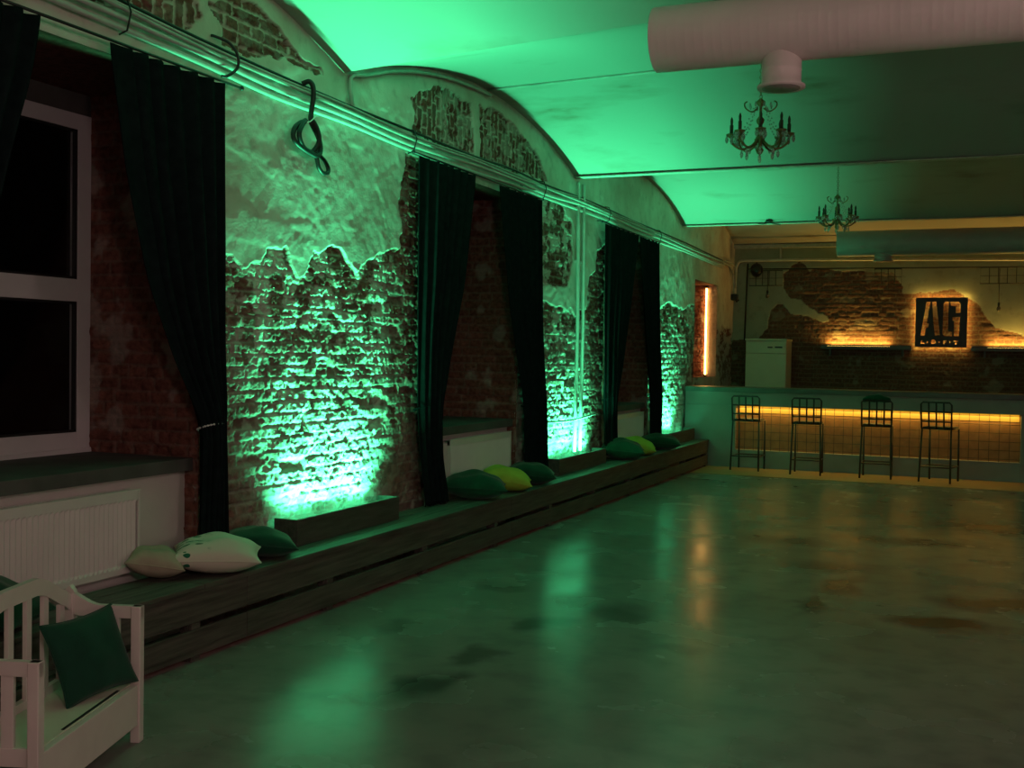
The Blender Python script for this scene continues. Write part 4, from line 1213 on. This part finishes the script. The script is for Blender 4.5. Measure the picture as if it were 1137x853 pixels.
for (x, zt, zb, lb) in ((-3.40, 3.10, 2.66, 'thin pendant bulb hanging on a cord above the dishwasher'), (.23, 3.08, 2.44, 'thin pendant bulb hanging on a cord right of the sign')):
    root = empty('pendant_bulb', (x, 19.22, zt), 0, lb, 'pendant', 'pendant bulbs on cords')
    m = MB(); m.tube([(0, 0, 0), (0, 0, zb - zt + .09)], .006, 6); m.build('cord', M_BLACK, root)
    m = MB(); m.lathe([(0, .10), (.018, .095), (.02, .05), (.016, .045), (0, .045)], 10, (0, 0, zb - zt)); m.build('socket', M_BLACK, root)
    m = MB(); m.lathe([(.012, .045), (.03, .01), (.032, -.01), (.02, -.035), (0, -.042)], 12, (0, 0, zb - zt)); m.build('bulb', M_BULB, root)
m = MB(); m.tube(spline([(-4.0, 19.42, 2.60), (-3.99, 19.42, 3.10), (-3.975, 19.42, 3.20), (-3.93, 19.42, 3.27), (-3.85, 19.42, 3.285)], 6) + [Vector((-3.0, 19.42, 3.285)), Vector((-1.0, 19.42, 3.255)), Vector((2.0, 19.42, 3.20))], .022, 10)
m.tube([(-3.225, 19.42, 3.28), (-3.225, 19.42, 3.50)], .020, 8)
tag(m.build('heating_pipe', M_GREYPIPE), 'pale pipe bent from the corner along the top of the far wall', 'pipe')
m = MB(); m.tube([(-3.79, 19.45, 3.24), (-3.82, 19.45, 1.9)], .014, 8)
tag(m.build('corner_cable', M_CABLE), 'dark upright cable in the far corner above the dishwasher', 'cable')
sp = empty('wall_speaker', (-3.60, 19.25, 3.11), R(10), 'small black speaker hanging under the pale pipe in the far corner', 'speaker')
m = MB(); m.lathe([(0, -.12), (.08, -.11), (.105, -.02), (.10, .05), (.05, .07), (0, .07)], 14, (0, 0, 0), Matrix.Rotation(R(60), 3, 'X')); m.build('cabinet', M_BLACK, sp)
m = MB(); m.tube([(0, 0, .05), (0, .12, .14)], .012, 6); m.build('bracket', M_BLACK, sp)

# led tube in the niche
lt = empty('led_tube', (-4.21, NICHE[1] - .034, (NICHE[2] + NICHE[3]) / 2), 0, 'upright warm light tube in the brick niche beside the bar', 'light tube')
m = MB(); m.tube([(0, 0, -.72), (0, 0, .70)], .011, 10); m.build('tube', M_LED_TUBE, lt)
for s in (-.74, .72):
    m = MB(); m.bb(-.016, .016, -.015, .03, s - .02, s + .02, .004); m.build('end_bracket', M_DKPLASTIC, lt)

# ------------------------------------------------------------------ lights
def area(name, loc, size, rot, color, power, spread=None):
    l = bpy.data.lights.new(name, 'AREA'); l.shape = 'RECTANGLE'; l.size = size[0]; l.size_y = size[1]
    l.color = color; l.energy = power
    if spread: l.spread = spread
    o = bpy.data.objects.new(name, l); COL.objects.link(o); o.location = loc; o.rotation_euler = rot
    return o
GREEN = (.07, 1.0, .40)
for (a, b), pw in zip(BOXES, (112, 86, 66)):
    o = area('flood_lamp', (-3.945, (a + b) / 2, .462), (b - a - .2, .07), (R(180), 0, R(90)), GREEN, pw)
    o.rotation_euler = (0, R(180 + 4), 0); o.location.x = -3.925; o.data.size = .06; o.data.spread = R(108); o.data.size_y = b - a - .25 - (.5 if a > 14 else 0)
    if a > 14: o.location.y -= .25
WARM = (1.0, .56, .09)
area('bar_led', ((RX0 + RX1) / 2, BF + .062, .884), (RX1 - RX0 - .06, .02), (0, 0, 0), WARM, 15)
area('shelf_led', (-1.91, YF - .058, 1.834), (1.0, .015), (R(180), 0, 0), WARM, 13)
area('shelf_led', (.94, YF - .058, 1.834), (1.7, .015), (R(180), 0, 0), WARM, 20)
for (x, z, sx, ry) in ((-.62, 2.225 + .385, .74, 0), (-.62, 2.225 - .385, .74, 0)):
    area('sign_led', (x, YF - .088, z), (sx, .02), (R(90), 0, 0), WARM, 4.5).rotation_euler = (R(90), 0, 0)
for x in (-.62 - .375, -.62 + .375):
    o = area('sign_led', (x, YF - .088, 2.225), (.02, .74), (0, 0, 0), WARM, 4.5); o.rotation_euler = (R(90), 0, 0)

def point(name, loc, color, power, r=.12):
    l = bpy.data.lights.new(name, 'POINT'); l.color = color; l.energy = power; l.shadow_soft_size = r
    o = bpy.data.objects.new(name, l); COL.objects.link(o); o.location = loc; return o
point('hall_lamp', (5.0, 3.3, 2.25), (1.0, .68, .63), 60, .2)
point('hall_lamp', (1.3, -.3, 2.85), (1.0, .68, .63), 112, .2)

w = bpy.data.worlds.new('night'); scene.world = w; w.use_nodes = True
bg = w.node_tree.nodes['Background']; bg.inputs['Color'].default_value = (.5, .55, .6, 1); bg.inputs['Strength'].default_value = .004

# ------------------------------------------------------------------ camera
cam = bpy.data.cameras.new('camera'); co = bpy.data.objects.new('camera', cam); COL.objects.link(co)
cam.sensor_fit = 'HORIZONTAL'; cam.sensor_width = 36; cam.lens = 1232.65 / 1137 * 36
cam.clip_start = .05; cam.clip_end = 100
yaw, pitch, roll = R(22.894), R(-1.5605), R(.93462)
f = Vector((-math.sin(yaw) * math.cos(pitch), math.cos(yaw) * math.cos(pitch), math.sin(pitch)))
r = Vector((math.cos(yaw), math.sin(yaw), 0)); u = r.cross(f)
c_, s_ = math.cos(roll), math.sin(roll)
r2 = c_ * r + s_ * u; u2 = -s_ * r + c_ * u
mw = Matrix((r2, u2, -f)).transposed().to_4x4(); mw.translation = (0, 0, 1.6)
co.matrix_world = mw
scene.camera = co

# pillow on the settee, leaning against the far arm and back
SM = Matrix.Rotation(SA, 3, 'Z')
pB = Vector((-.155, -.345, .250)); pR = Vector((-.035, -.065, .268)); pT = Vector((-.262, -.30, .515))
ex = (pR - pB).normalized(); ey = (pT - pB); ey = (ey - ex * ey.dot(ex)).normalized(); ez = ex.cross(ey)
pc = (pB + pR) / 2 + ey * .145 + ez * .02
PILLOW_SETTEE.location = Vector((-3.11, 3.56, 0)) + SM @ pc
PILLOW_SETTEE.rotation_euler = (SM @ Matrix((ex, ey, ez)).transposed()).to_euler()

scene.view_settings.view_transform = 'Standard'
scene.view_settings.look = 'None'
scene.view_settings.exposure = 0.0
scene.view_settings.gamma = 1.0
scene.view_settings.use_curve_mapping = False
scene.cycles.use_denoising = True
scene.cycles.max_bounces = 8
scene.cycles.sample_clamp_indirect = 1.5
scene.cycles.denoising_prefilter = 'ACCURATE'
